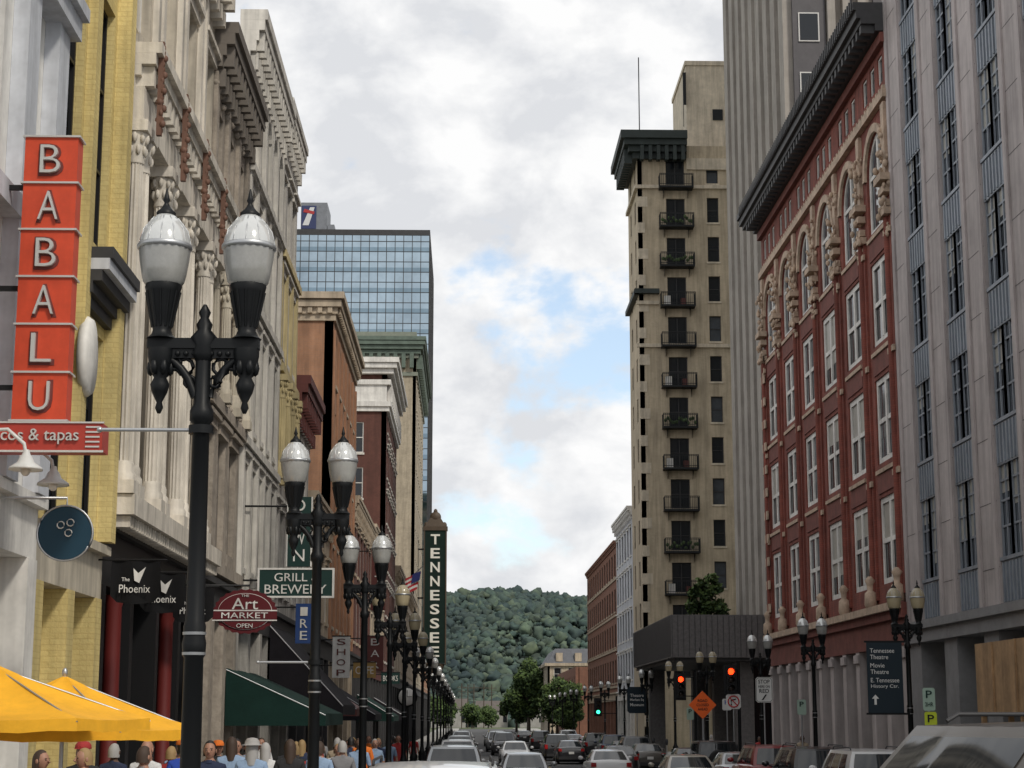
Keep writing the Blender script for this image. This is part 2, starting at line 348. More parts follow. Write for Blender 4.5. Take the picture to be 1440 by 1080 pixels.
b=Bld('tan_brick_shop'); w=row(67.2,78,4,1.2,5.8,8.2); facade(b,FL,67,78,5,9.6,w,tstone,hood=tstone,sill=tstone); cornice(b,FL,67,77.9,9.6,.7,.4,tstone,.6)
storefront(b,FL,67,78,-1.6,4.95,4,dgrey,dgrey); body(b,-22,-6.9,67,78,-1.6,9.6,tstone); b.done()
b=Bld('orange_brick_building')
w=[]
for k in range(4): w+=row(78.6,93.4,6,1.15,5.8+k*3.6,8.2+k*3.6,mh=1,arch=1 if k==3 else 0)
facade(b,FL,78,94,5,19.3,w,obr,sill=tstone,hood=None)
fc=FC(78); w=[(-16+i*2.6,-15.1+i*2.6,10.9+q*3.5,12.9+q*3.5,dict(mh=1)) for i in range(4) for q in (0,1)]
facade(b,fc,-24,-6.003,5,19.3,w,obr,sill=tstone)
for k,(z,pr) in enumerate(((19.303,.1),(19.6,.18),(19.9,.35),(20.25,.48))): b.cornice.box(-24,-6+pr,78-pr,94+pr*.2,z,z+.3,tstone)
for i in range(40): b.cornice.box(-23.8+i*.45,-23.6+i*.45,77.7,77.9,19.62,19.89,tstone)
for i in range(34): b.cornice.box(-5.9,-5.7,78.1+i*.47,78.3+i*.47,19.62,19.89,tstone)
for u in (78.3,81,83.5,86,88.5,91,93.6): b.trim.fb(FL,u-.2,u+.2,5.2,18.9,-.1,-.003,obr)
storefront(b,FL,78,94,-1.6,4.95,5,tstone,dgrey); body(b,-24,-6.9,78.5,94,-1.6,19.3,obr); b.done()
b=Bld('brown_brick_shop'); w=row(94.2,112,6,1.3,5.8,8.2)+row(94.2,112,6,1.3,9.4,11.8)
facade(b,FL,94,112,5,12.6,w,dred,sill=tstone,hood=tstone); cornice(b,FL,94,112,12.6,.8,.35,tstone,.6)
storefront(b,FL,94,112,-1.6,4.95,5,dgrey,dgrey); body(b,-22,-6.9,94,112,-1.6,12.6,dred); b.done()
b=Bld('cream_shop'); w=row(112.2,131,6,1.3,5.8,8.2)+row(112.2,131,6,1.3,9.4,11.8)
facade(b,FL,112,131,5,13,w,tstone,sill=cream,hood=cream); cornice(b,FL,112,131,13,.8,.35,tstone,.6)
storefront(b,FL,112,131,-1.6,4.95,5,dgrey,dredt); body(b,-22,-6.9,112,131,-1.6,13,tstone); b.done()
b=Bld('dark_brick_building'); w=[]
for k in range(6): w+=row(131.6,149.4,7,1.2,5.8+k*3.4,8.0+k*3.4,mh=1)
facade(b,FL,131,150,5,27.0,w,dred,sill=lg2,hood=lg2)
w=[]
for k in range(4): w+=[(-15.2+i*3.1,-13.9+i*3.1,10.9+k*3.4,13.2+k*3.4,dict(mh=1)) for i in range(3)]
facade(b,FC(131),-22,-6.003,-1.6,27.0,w,dred,sill=lg2)
for k,(z,pr) in enumerate(((24.2,.2),(24.55,.35),(26.2,.3),(27.003,.5),(27.4,.75),(27.8,.9))): b.cornice.box(-8.5 if k<3 else -22,-6+pr,131-pr,150+pr*.2,z,z+.38,white)
for i in range(16): b.cornice.box(-5.99,-5.6,131.3+i*1.2,131.7+i*1.2,24.95,26.19,white)
b.cornice.box(-8.4,-6,130.85,130.99,24.95,26.19,white)
storefront(b,FL,131,150,-1.6,4.95,5,dgrey,dgrey); body(b,-22,-6.9,131.5,150,-1.6,27.0,dred); b.done()
b=Bld('tan_commercial_building'); w=row(150.2,205,14,1.5,5.8,8.2)+row(150.2,205,14,1.5,9.4,11.8)
facade(b,FL,150,205,5,13.4,w,tstone,sill=tstone,hood=tstone); cornice(b,FL,150,205,13.4,.9,.5,tstone,.8)
storefront(b,FL,150,205,-1.6,4.95,12,dgrey,dgrey); body(b,-22,-6.9,150,205,-1.6,13.4,tstone); b.done()
bei=M('beige_brick',(.42,.36,.27),.85,kind='brick',streak=.25); grn=M('verdigris_copper',(.10,.135,.11),.7,var=.3); grn2=M('weathered_green_stone',(.20,.22,.18),.8)
b=Bld('green_corniced_tower'); w=[]
for k in range(11): w+=row(206,239,11,1.3,5.8+k*3.5,8.2+k*3.5,mh=1)
facade(b,FL,205,240,5,44.5,w,bei,sill=cream)
w=[]
for k in range(7): w+=[(-13.6+i*2.9,-12.3+i*2.9,14+k*3.5,16.4+k*3.5,dict(mh=1)) for i in range(2)]
facade(b,FC(205),-17.5,-6.003,-1.6,44.5,w,bei)
for k,(z,pr,m_) in enumerate(((41.0,.2,grn2),(44.503,.25,grn2),(45.0,.5,grn),(45.5,.8,grn),(46,1.05,grn),(46.5,1.15,grn))): b.cornice.box(-17.5-pr,-6+pr,205-pr,240+pr,z-1.4*(z>42),z+.45-1.4*(z>42),m_)
for i in range(12): b.cornice.box(-17.2+i*.95,-16.75+i*.95,204.3,204.99,41.9,43.55,grn)
for i in range(30): b.cornice.box(-5.99,-5.3,205.3+i*1.15,205.8+i*1.15,41.9,43.55,grn)
b.cornice.box(-17.5,-6,205,240,45.56,46.3,grn2)
storefront(b,FL,205,240,-1.6,4.95,8,dgrey,dgrey); body(b,-17.5,-6.9,205.5,240,-1.6,44.5,bei); b.done()
b=Bld('low_street_building'); w=row(240.2,300,14,1.5,5.8,8.2)
facade(b,FL,240,300,5,10,w,obr,sill=tstone); cornice(b,FL,240,300,10,.9,.6,tstone,.8)
storefront(b,FL,240,300,-1.6,4.95,12,dgrey,dgrey); body(b,-22,-6.9,240,300,-1.6,10,obr); b.done()
# glass tower
gt=M('curtain_wall_glass',(.36,.45,.52),.04,metal=1,var=.22,scale=.12,bump=.12,bs=.22)
gts=M('curtain_wall_spandrel',(.22,.30,.36),.08,metal=1,var=.2,scale=.12,bump=.05,bs=.25)
b=Bld('glass_office_tower'); x0,x1,y0,y1,zt=-38,-6.7,300,335,84
b.walls.box(x0,x1,y0,y1,-1.6,zt,gt); b.walls.box(x0-.1,x1+.1,y0-.1,y1+.1,zt,zt+1.0,dgrey)
for i in range(22): x=x0+(x1-x0)*i/21; b.mullions.box(x-.06,x+.06,y0-.12,y0-.002,-1,zt,dgrey)
for i in range(24): y=y0+(y1-y0)*i/23; b.mullions.box(x1+.002,x1+.12,y-.08,y+.08,-1,zt,dgrey)
for k in range(46):
    z=1+k*1.82; b.mullions.box(x0,x1,y0-.1,y0-.004,z-.05,z+.05,dgrey); b.mullions.box(x1+.004,x1+.1,y0,y1,z-.06,z+.06,dgrey)
    if k%2==0: b.walls.box(x0+.05,x1-.05,y0-.04,y0-.006,z+.06,z+.8,gts)
pent=M('penthouse_panel',(.16,.17,.19),.6); b.rooftop.box(-29.5,-24.9,304,312,85,91,pent)
lw=M('logo_white',(.55,.55,.55),.6,var=0); lb=M('logo_blue',(.02,.03,.10),.6,var=0); lr=M('logo_red',(.35,.02,.02),.6,var=0)
b.rooftop.box(-29.4,-26.8,303.9,303.99,86.2,90.4,lb); b.rooftop.poly([(-29.2,303.85,86.8),(-28.1,303.85,86.8),(-27.1,303.85,90.1),(-27.9,303.85,90.1)],lw); b.rooftop.poly([(-29.1,303.8,89.2),(-27.2,303.8,88.8),(-27.1,303.8,89.3),(-28.9,303.8,89.8)],lr)
b.rooftop.box(-24.8,-23.6,304,310,85,87,pent)
b.done()
# ================================================================ RIGHT BUILDINGS
pink=M('pinkish_stone_pier',(.42,.375,.365),.7,streak=.22,scale=.5,bump=.1); alu=M('blue_grey_spandrel',(.25,.28,.32),.5,metal=.2,streak=.2)
b=Bld('stone_and_metal_office_building')
for i in range(8):
    a=58.2-1.8-4.2*(i)-2.1
    b.walls.fb(FRt,a+2.15,a+4.15 if i else 58.3,4.8,44,-.0,.9,pink)
    b.walls.fb(FRt,a+2.2,a+2.5,4.8,44,-.06,-.003,pink); b.walls.fb(FRt,a+3.75,a+4.08,4.8,44,-.06,-.003,pink)
    b.walls.fb(FRt,a-.05,a+2.15,4.8,44,.3,.9,dark)
    for k in range(22): b.walls.fb(FRt,a+2.16,a+4.14,5.9+k*1.8,5.915+k*1.8,-.006,-.001,dgrey)
    for k in range(11):
        z=4.9+k*3.75
        b.walls.fb(FRt,a-.04,a+2.14,z,z+1.15,.05,.29,alu)
        for q in range(7): u=a+.12+q*.3; b.walls.fb(FRt,u,u+.09,z+.05,z+1.1,.01,.049,alu)
        b.walls.fb(FRt,a-.04,a+2.14,z+1.152,z+1.25,.0,.29,alu)
        for j in (0,1):
            u0=a+j*1.07+.02; u1=u0+1.03
            g_=R.choice((glassD,glassG,glassG)); b.windows.poly([fm(FRt,u0,.14,z+1.25),fm(FRt,u1,.14,z+1.25),fm(FRt,u1,.14,z+3.75),fm(FRt,u0,.14,z+3.75)],g_)
            if R.random()<.6: zz=z+R.choice((1.7,2.1,2.6,3.0)); b.windows.poly([fm(FRt,u0,.13,zz),fm(FRt,u1,.13,zz),fm(FRt,u1,.13,z+3.75),fm(FRt,u0,.13,z+3.75)],glassB)
            for (p,q) in ((u0,u0+.09),(u1-.09,u1),(u0+.48,u0+.54)): b.windows.fb(FRt,p,q,z+1.252,z+3.74,.08,.128,alu)
            for zz in (2.05,2.75,3.3): b.windows.fb(FRt,u0+.09,u1-.09,z+zz,z+zz+.06,.085,.126,alu)
            b.windows.fb(FRt,a+1.0,a+1.1,z+1.252,z+3.74,.03,.079,alu)
dst=M('grey_storefront_stone',(.22,.22,.225),.6)
b.storefront.fb(FRt,24,58.28,4.2,4.79,-.2,.8,dst); b.storefront.fb(FRt,24,58.28,4.6,4.85,-.32,-.203,dst)
for i in range(9): u=58.2-4.2*i; b.storefront.fb(FRt,u-1.5,u-.1,-1.6,4.197,-.05,.8,dst)
b.storefront.fb(FRt,24,58.28,-1.6,4.19,.9,1.1,glassD)
for i in range(30): u=24.5+i*1.15; b.storefront.fb(FRt,u,u+.07,-1.6,4.19,.78,.88,dgrey)
b.storefront.fb(FRt,24,58.28,1.9,2.0,.8,.879,dgrey)
body(b,15.6,40,24,58.28,-1.6,44,pink); b.done()
# Red building
red=M('red_brick',(.235,.064,.044),.85,kind='brick',col2=(.16,.05,.038),streak=.35,var=.25); tc=M('terracotta_cream',(.45,.34,.25),.75,scale=2,var=.35,bump=.4)
redd=M('red_spandrel',(.16,.05,.038),.8,scale=2,var=.3); cdk=M('dark_copper_cornice',(.040,.040,.042),.6,var=.25)
b=Bld('red_brick_building')
U0,U1,n=58.3,84.9,6; P=(U1-U0)/n; w=[]
ZR=((6.4,9.4),(10.6,13.6),(14.8,17.8))
for i in range(n):
    c=U0+P*(i+.5)
    for za,zb in ZR: w.append((c-1.35,c+1.35,za,zb,dict(mv=1,mh=1,t=.2,depth=.13,gl=R.choice((glassG,glassD,glassB)))))
    w.append((c-1.4,c+1.4,18.9,22.4,dict(arch=1,mv=1,mh=1,t=.18,depth=.16,trim=tc,tw=.3,gl=glassG)))
    for q in (-1,0,1): w.append((c+q*1.2-.36,c+q*1.2+.36,23.8,24.8,dict(mh=0,t=.07,depth=.12,gl=glassD)))
facade(b,FRt,U0,U1,5.6,25.4,w,red,depth=.13)
rr=random.Random(9)
for i in range(n+1):
    u=min(max(U0+P*i,U0+.45),U1-.45)
    b.trim.fb(FRt,u-.36,u+.36,5.9,18.8,-.08,-.003,red)
    b.trim.lathe([(.13,0),(.13,12.8)],(XR-.1,u,6.0),red,10)
    for k in range(3): b.trim.fb(FRt,u-.42,u+.42,9.9+k*4.15,10.1+k*4.15,-.16,-.081,tc)
    for (z,ww,pr) in ((18.8,.45,.3),(19.12,.3,.2),(19.6,.38,.28),(20.0,.5,.4)): b.trim.fb(FRt,u-ww,u+ww,z,z+.24,-pr,-.003,tc)
    for q in range(60):
        z=rr.uniform(18.1,22.2); s_=rr.uniform(.04,.10); b.trim.sph((XR-.06-rr.random()*.3*(1 if z>18.6 else .4),u+rr.uniform(-.5,.5)*(1 if z>18.6 else .6),z),s_,s_*1.1,s_*1.5,tc,6,4)
    b.trim.fb(FRt,u-.22,u+.22,20.3,22.9,-.14,-.003,tc)
    b.trim.lathe([(.2,0),(.24,.1),(.22,.5),(.12,.6),(.14,.8),(.2,.95),(.08,1.1)],(XR-.22,u,5.66),tc,10)
for k in range(24):
    if k%2==0: b.trim.fb(FRt,U1-.9,U1-.02,6.7+k*.55,7.1+k*.55,-.2,-.132,tc)
for i in range(n):
    c=U0+P*(i+.5)
    for z in (9.55,13.75,17.92): b.trim.fb(FRt,c-1.3,c+1.3,z,z+.66,-.04,-.002,redd); b.trim.fb(FRt,c-1.35,c+1.35,z+.68,z+.82,-.1,-.0,tc)
b.trim.fb(FRt,U0+.01,U1-.01,23.0,23.3,-.2,-.0,tc); b.trim.fb(FRt,U0+.01,U1-.01,25.0,25.35,-.2,-.0,redd)
for i in range(58): b.trim.fb(FRt,U0+.1+i*.452,U0+.3+i*.452,23.31,23.46,-.16,-.0,tc)
for (z,h,pr) in ((25.4,.25,.35),(25.652,.2,.85),(25.854,.3,1.0),(26.156,.28,1.1)): b.cornice.box(XR-pr,XR+1,U0+.01,U1+pr*.5,z,z+h,cdk)
for i in range(43): b.cornice.box(XR-.82,XR-.36,U0+.15+i*.61,U0+.4+i*.61,25.35,25.65,cdk)
for i in range(86): b.cornice.box(XR-1.15,XR-1.1,U0+.15+i*.305,U0+.25+i*.305,26.16,26.6,cdk)
b.storefront.fb(FRt,U0,U1,5.1,5.59,-.25,.4,redd); b.storefront.fb(FRt,U0,U1,5.4,5.65,-.4,-.253,tc); b.storefront.fb(FRt,U0,U1,4.2,5.098,-.12,.4,redd)
for i in range(12): u=U0+.2+i*2.34; b.storefront.fb(FRt,u,u+.6,-1.6,4.197,-.1,.5,pink); b.storefront.fb(FRt,u-.06,u+.66,-1.6,0,-.18,-.103,dst); b.storefront.fb(FRt,u-.06,u+.66,3.8,4.1,-.18,-.103,pink)
b.storefront.fb(FRt,U0,U1,-1.6,4.19,.9,1.1,glassD); b.storefront.fb(FRt,U0,U1,2.4,2.5,.8,.89,dgrey)
body(b,15.0,38,U0,U1,5.6,25.4,red); body(b,15.7,38,U0,U1,-1.6,5.6,red); b.done()
# Plaza tower
con=M('ribbed_concrete',(.31,.285,.255),.85,streak=.2,scale=.4); cond=M('bronze_dark_panel',(.06,.055,.06),.5); fr_l=M('light_window_frame',(.55,.54,.52),.5,var=0)
b=Bld('concrete_office_tower'); Y0=104; TX=20.1
b.structure.box(TX,48,Y0+.6,131,-1.6,92,con)
def ribs(x0,x1):
    n=max(1,int((x1-x0)/.8)); p=(x1-x0)/n
    for i in range(n): b.ribs.box(x0+p*i,x0+p*i+p*.5,Y0,Y0+.597,4,92,con)
ribs(22.3,25.2); ribs(27.3,31); ribs(33.2,44)
for i in range(9): b.ribs.box(TX-.5,TX-.003,Y0+.7+i*2.9,Y0+2.2+i*2.9,4,92,con)
for xs in (20.15,25.25,31.1):
    b.panels.box(xs,xs+2.05,Y0+.3,Y0+.597,4,92,cond)
    for k in range(22):
        z=8+k*3.9; b.windows.box(xs+.35,xs+1.65,Y0+.22,Y0+.299,z,z+1.9,fr_l); b.windows.box(xs+.43,xs+1.57,Y0+.2,Y0+.219,z+.08,z+1.82,glassD)
gran=M('grey_granite_panel',(.12,.115,.115),.5,scale=6,var=.3)
b.canopy.box(11.1,20,97,119,5.0,7.3,gran); b.canopy.box(11.3,20,97.2,118.8,4.8,4.998,dgrey)
for i in range(28): b.canopy.box(11.16+i*.31,11.18+i*.31,96.97,96.998,5.05,7.25,dgrey)
for i in range(44): b.canopy.box(11.07,11.098,97.2+i*.5,97.22+i*.5,5.05,7.25,dgrey)
for x,y in ((15.2,98.5),(15.2,107),(15.2,117),(12.5,118),(19,98.5)): b.canopy.box(x-.5,x+.5,y-.5,y+.5,-1.6,4.79,gran)
b.canopy.box(16.5,20,104,118,-1.5,4.79,glassD); b.done()
# Burwell
bst=M('tan_brick_highrise',(.50,.42,.305),.85,kind='brick',col2=(.42,.35,.25),streak=.25,scale=.3); bst2=M('tan_stone_trim',(.55,.48,.375),.8,streak=.25)
b=Bld('balconied_highrise'); Y0=146.5; Fs=FC(Y0); iron=M('wrought_iron',(.012,.014,.016),.6,var=0,spec=.3)
w=[]; dz=3.46; ZB=11.7; ZT=48.9
for k in range(13):
    z=ZB+.1+dz*(k-2)
    w.append((16.95,18.55,z+.05,z+2.5,dict(fr=dgrey,gl=glassD,mv=1,mh=1))); w.append((20.45,21.45,z+.4,z+2.6,dict(fr=dgrey,gl=R.choice((glassD,glassD,glassG)),mh=1)))
    w.append((24,24.9,z+.6,z+2.6,dict(fr=dgrey,gl=glassD,mh=1)))
facade(b,Fs,14.5,30,-1.6,ZT,w,bst,fr=dgrey,sill=bst2,depth=.3)
w=[]
for k in range(13):
    z=5.0+dz*k; w+=row(146.8,154.7,2,1.1,z+.6,z+2.6,mh=1,fr=dgrey)
facade(b,((14.503,0,0),(0,1,0),(1,0,0)),146.5,155,-1.6,ZT,w,bst,fr=dgrey)
potf=M('potted_foliage',(.05,.08,.03),.9,var=.4)
for k in range(11):
    z=ZB+dz*k; B=b.balconies
    B.box(16.3,19.2,Y0-1.1,Y0-.003,z-.15,z,iron)
    for zz in (.12,.95,1.05): B.box(16.3,19.2,Y0-1.1,Y0-1.06,z+zz,z+zz+.045,iron)
    for i in range(20): B.box(16.32+i*.15,16.355+i*.15,Y0-1.09,Y0-1.07,z+.003,z+1.05,iron)
    for x in (16.3,19.16):
        B.box(x,x+.04,Y0-1.1,Y0,z+1.0,z+1.045,iron)
        for i in range(6): B.box(x+.005,x+.03,Y0-.9+i*.15,Y0-.875+i*.15,z+.003,z+1.0,iron)
    for x in (16.7,18.8): B.poly([(x,Y0-.9,z-.15),(x,Y0,z-.9),(x,Y0,z-.15)],iron)
    if k in (1,4,8,9):
        for q in range(14): B.sph((16.5+q*.19,Y0-.95+R.uniform(-.1,.1),z+.25+R.random()*.5),.13,.12,.17,potf,6,4)
    if k in (0,3,5,7): B.box(16.6,17.1,Y0-.8,Y0-.4,z+.02,z+.8,white); B.box(18.0,18.4,Y0-.8,Y0-.4,z+.02,z+.6,dredt)
vd=M('dark_green_copper',(.022,.032,.03),.6,var=.3); o_=-1.6
for (z,h,pr) in ((47.9,.3,.25),(50.5,.5,.4),(51,.5,.8),(51.5,.5,1.2),(52.0,.7,1.5)): b.cornice.box(14.5-pr,18.7 if z>50 else 30,Y0-pr,155+pr*.5,z+o_,z+h-.002+o_,vd if z>50 else bst2)
for i in range(6): b.cornice.box(14.7+i*.7,15.0+i*.7,Y0-1.1,Y0-.41,50.2+o_,51.49+o_,vd)
for i in range(12): b.cornice.box(13.4,14.09,Y0+.1+i*.7,Y0+.4+i*.7,50.2+o_,51.49+o_,vd)
b.structure.box(18.8,30,Y0+.1,155,ZT,50.2,bst); b.cornice.box(18.72,30,Y0-.2,Y0+.09,48.0,49.0,bst2)
for z in (36.1,32.4): b.trim.box(14.28,16.2 if z>35 else 30,Y0-.25,Y0-.003,z,z+.3,bst2)
b.trim.box(14.1,14.49,Y0-.5,155,37.0,37.4,vd); b.trim.box(14.1,16.2,Y0-.55,Y0-.003,37.0,37.4,vd)
for i in range(20): b.trim.box(14.5,15.1+.25*(i%2),Y0-.04,Y0-.003,1+i*2.3,1.9+i*2.3,bst2)
b.structure.box(19.3,30,150,160,ZT,58.8,bst2); b.structure.box(19.2,30.1,149.9,160.1,58.8,59.2,bst2); b.windows.box(21.6,22.5,149.9,149.99,53.7,54.7,glassD)
b.structure.box(14.95,30,Y0+.5,160,-1.6,ZT,bst)
b.antenna.tube([(15.1,150,49),(15.1,150,59.5)],.05,iron,5); b.antenna.tube([(19.0,149.7,53),(19.0,149.7,58),(19.3,149.7,58)],.03,iron,5); b.antenna.box(19,19.25,149.6,149.7,55,58,iron)
b.done()
b=Bld('white_commercial_building'); w=[]
for k in range(4): w+=row(155.4,172,6,1.2,5+k*3.6,7.4+k*3.6,mh=1,fr=dgrey)
facade(b,FRt,155,172,4,19.2,w,bluegrey,sill=white,hood=white); cornice(b,FRt,155,171.9,19.2,.8,.5,white,.7)
storefront(b,FRt,155,172,-1.6,3.95,5,white,white); body(b,15.4,35,155,172,-1.6,19.2,white); b.done()
br2=M('brown_red_brick',(.24,.115,.078),.85,kind='brick')
b=Bld('brown_brick_building'); w=[]
for k in range(4): w+=row(172.4,214,13,1.6,5+k*3.4,7.2+k*3.4,mh=1,fr=dgrey)
facade(b,FRt,172,214,4,18,w,br2,sill=tstone,hood=None)
for z in (4.5,8,11.3,14.8): b.trim.fb(FRt,172.02,213.9,z,z+.2,-.1,0,tstone)
cornice(b,FRt,172.02,213.9,18,.6,.3,br2,0); storefront(b,FRt,172,214,-1.6,3.95,10,br2,tstone); body(b,15.4,35,172,214,-1.6,18,br2); b.done()
b=Bld('mansard_roofed_building'); w=[]
for k in range(3): w+=row(15,33,7,1.3,.8+k*3.6,3+k*3.6,mh=1)
facade(b,FC(320),14.5,33,-1.6,10.5,w,tstone,sill=cream)
w=[]
for k in range(3): w+=row(320.4,350,8,1.3,.8+k*3.6,3+k*3.6,mh=1)
facade(b,((14.503,0,0),(0,1,0),(1,0,0)),320,350,-1.6,10.5,w,tstone,sill=cream)
sl=M('slate_roof',(.10,.105,.12),.7)
b.structure.box(15,33,320.5,350,-1.6,10.5,tstone); b.cornice.box(14,33,319.5,350,10.503,11,tstone)
b.roof.hexa([(14.3,319.8,11),(33,319.8,11),(33,350,11),(14.3,350,11),(16,321.5,13.6),(33,321.5,13.6),(33,350,13.6),(16,350,13.6)],sl)
for i in range(5): b.roof.box(16+i*3.4,17.2+i*3.4,319.9,321,11.3,12.8,tstone)
b.done()
b=Bld('distant_brick_building'); w=row(238.4,285,12,1.5,1,3.4)+row(238.4,285,12,1.5,4.6,7)
facade(b,FRt,238,285,-1.6,8.2,w,br2,sill=tstone); body(b,15,35,238,285,-1.6,8.2,br2); b.done()
hw=M('house_siding',(.30,.29,.27),.7); hr=M('house_roof',(.10,.085,.075),.8)
for (x,y,w_,h_) in ((-9,468,9,4.5),(3,475,8,4),(14,466,10,5),(-20,470,10,4.5),(26,472,9,4)):
    b=Bld('distant_house'); b.walls.box(x,x+w_,y,y+8,-2,h_-1,hw)
    b.roof.hexa([(x-.4,y-.4,h_-1),(x+w_+.4,y-.4,h_-1),(x+w_+.4,y+8.4,h_-1),(x-.4,y+8.4,h_-1),(x-.4,y+3.9,h_+1.6),(x+w_+.4,y+3.9,h_+1.6),(x+w_+.4,y+4.1,h_+1.6),(x-.4,y+4.1,h_+1.6)],hr)
    for i in range(3): b.windows.box(x+1+i*(w_-2.2)/2,x+2+i*(w_-2.2)/2,y-.03,y-.003,0,1.6,glassD)
    b.done()
# ================================================================ hill + forest
def hh(x,y):
    t=min(max((y-520)/600,0),1); t=t*t*(3-2*t); back=1-min(max((y-1250)/900,0),1)*.6
    rg=70+3*math.sin(x*.03+1)+2*math.sin(x*.07)+14*math.exp(-((x-480)/260)**2)-10*math.exp(-((x+330)/200)**2)
    return -3+t*rg*back+ (7*math.sin(x*.035+y*.016)+5*math.sin(y*.035-x*.04))*t*(1-t)*4
nx,ny=120,70; X=[-1500+3000*i/(nx-1) for i in range(nx)]; Y=[500+1500*j/(ny-1) for j in range(ny)]
hv=[(x,y,hh(x,y)) for y in Y for x in X]; hf=[(j*nx+i,j*nx+i+1,(j+1)*nx+i+1,(j+1)*nx+i) for j in range(ny-1) for i in range(nx-1)]
me=bpy.data.meshes.new('hill'); me.from_pydata(hv,[],hf); me.materials.append(M('forest_floor',(.045,.062,.05),.95,scale=.03,var=.4)); o=bpy.data.objects.new('hill',me); sc.collection.objects.link(o)
bm=bmesh.new(); bmesh.ops.create_icosphere(bm,subdivisions=2,radius=1); bv=np.array([v.co[:] for v in bm.verts]); bf=np.array([[v.index for v in f.verts] for f in bm.faces]); bm.free()
def forest(name,pts,sizes,m,seed=1):
    rs=np.random.RandomState(seed); n=len(pts); nv=len(bv)
    V=np.repeat(bv[None],n,0)*(1+rs.uniform(-.5,.5,(n,nv,1))); V[:,:,2]*=rs.uniform(.7,1.15,(n,1)); V*=sizes[:,None,None]; V+=pts[:,None,:]
    Fc=(bf[None]+(np.arange(n)*nv)[:,None,None]).reshape(-1,3)
    me=bpy.data.meshes.new(name); me.vertices.add(n*nv); me.vertices.foreach_set('co',V.astype(np.float32).ravel())
    me.loops.add(Fc.size); me.loops.foreach_set('vertex_index',Fc.ravel().astype(np.int32)); me.polygons.add(len(Fc)); me.polygons.foreach_set('loop_start',np.arange(0,Fc.size,3,dtype=np.int32)); me.polygons.foreach_set('loop_total',np.full(len(Fc),3,dtype=np.int32))
    me.update(calc_edges=True); at=me.color_attributes.new('Col','FLOAT_COLOR','POINT')
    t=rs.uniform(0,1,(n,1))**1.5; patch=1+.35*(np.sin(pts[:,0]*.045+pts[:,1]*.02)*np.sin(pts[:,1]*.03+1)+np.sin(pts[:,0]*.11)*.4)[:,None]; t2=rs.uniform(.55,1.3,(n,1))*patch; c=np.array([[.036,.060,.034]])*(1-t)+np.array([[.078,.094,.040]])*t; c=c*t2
    C=np.ones((n,nv,4)); C[:,:,:3]=c[:,None,:]*rs.uniform(.5,1.5,(n,nv,1)); at.data.foreach_set('color',C.astype(np.float32).ravel()); me.materials.append(m)
    o=bpy.data.objects.new(name,me); sc.collection.objects.link(o)
fmt=bpy.data.materials.new('forest_foliage_hazed'); fmt.use_nodes=True; nt=fmt.node_tree; a=nt.nodes.new('ShaderNodeAttribute'); a.attribute_name='Col'
mx=nt.nodes.new('ShaderNodeMix'); mx.data_type='RGBA'; mx.inputs[0].default_value=.30; mx.inputs[7].default_value=(.12,.165,.20,1)  # distance haze painted in: blue-grey mixed into the crown colour
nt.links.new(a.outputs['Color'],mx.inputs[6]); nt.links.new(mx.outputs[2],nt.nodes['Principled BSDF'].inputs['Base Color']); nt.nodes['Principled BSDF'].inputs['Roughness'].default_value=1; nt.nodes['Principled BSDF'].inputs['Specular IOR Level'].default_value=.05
rs=np.random.RandomState(3); P_=[];S_=[]
for k in range(17000):
    x=rs.uniform(-75,150); y=rs.uniform(482,1150); s=(.9+1.9*rs.uniform(0,1)**1.6)*(1+.2*(y>900)); P_.append((x,y,max(hh(x,y),-2)+s*rs.uniform(.2,1.6))); S_.append(s)
for k in range(2400):
    x=rs.uniform(-900,1000); y=rs.uniform(560,1200); s=rs.uniform(6,10)
    if -75<x<150: continue
    P_.append((x,y,hh(x,y)+s*.1)); S_.append(s)
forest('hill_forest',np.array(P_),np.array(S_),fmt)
# ---------------------------------------------------------------- trees
bark=M('bark',(.07,.055,.04),.9); lf1=M('leaves_lit',(.075,.115,.035),.7,var=.4,scale=1,spec=.2); lf2=M('leaves_shaded',(.030,.052,.020),.8,var=.4,scale=1,spec=.2)
def tree(name,x,y,z,h,r,seed,n=5000,ls=.16):
    rr=random.Random(seed); b=MB(); th=h*.35
    b.tube([(0,0,-.1),(.05,0,th*.5),(0,.05,th),(.1,0,h*.75)],[h*.03,h*.022,h*.017,h*.006],bark,8)
    cl=[]
    for k in range(46):
        while True:
            p=Vector((rr.uniform(-1,1),rr.uniform(-1,1),rr.uniform(-1,1)))
            if .2<p.length<1: break
        c=Vector((p.x*r*.8,p.y*r*.8,h*.56+p.z*h*.36)); cl.append((c,rr.uniform(.2,.36)*r))
        if k<12: b.tube([(0,0,th*rr.uniform(.7,1.1)),tuple(c*.5+Vector((0,0,th*.5))),tuple(c)],[h*.01,h*.006,h*.002],bark,5)
    for i in range(n):
        c,cr=cl[i%len(cl)]; d=Vector((rr.gauss(0,1),rr.gauss(0,1),rr.gauss(0,1))).normalized()*cr*rr.uniform(.4,1.1)
        p=c+d; a=Vector((rr.gauss(0,1),rr.gauss(0,1),rr.gauss(0,1))).normalized(); q=a.orthogonal().normalized(); s=ls*rr.uniform(.6,1.4)
        b.poly([p-a*s,p+q*s*.6,p+a*s,p-q*s*.6],lf1 if (d.z>0)==(rr.random()<.75) else lf2)  # clump tops mostly lighter, undersides darker: light and shade put into leaf colour
    return b.obj(name,(x,y,z))
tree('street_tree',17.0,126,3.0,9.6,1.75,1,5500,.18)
tree('broadleaf_tree',11.8,340,gz(345),14,4.4,2,8000,.32); tree('broadleaf_tree',15.5,300,gz(305),9.5,3.5,3,4000,.3)
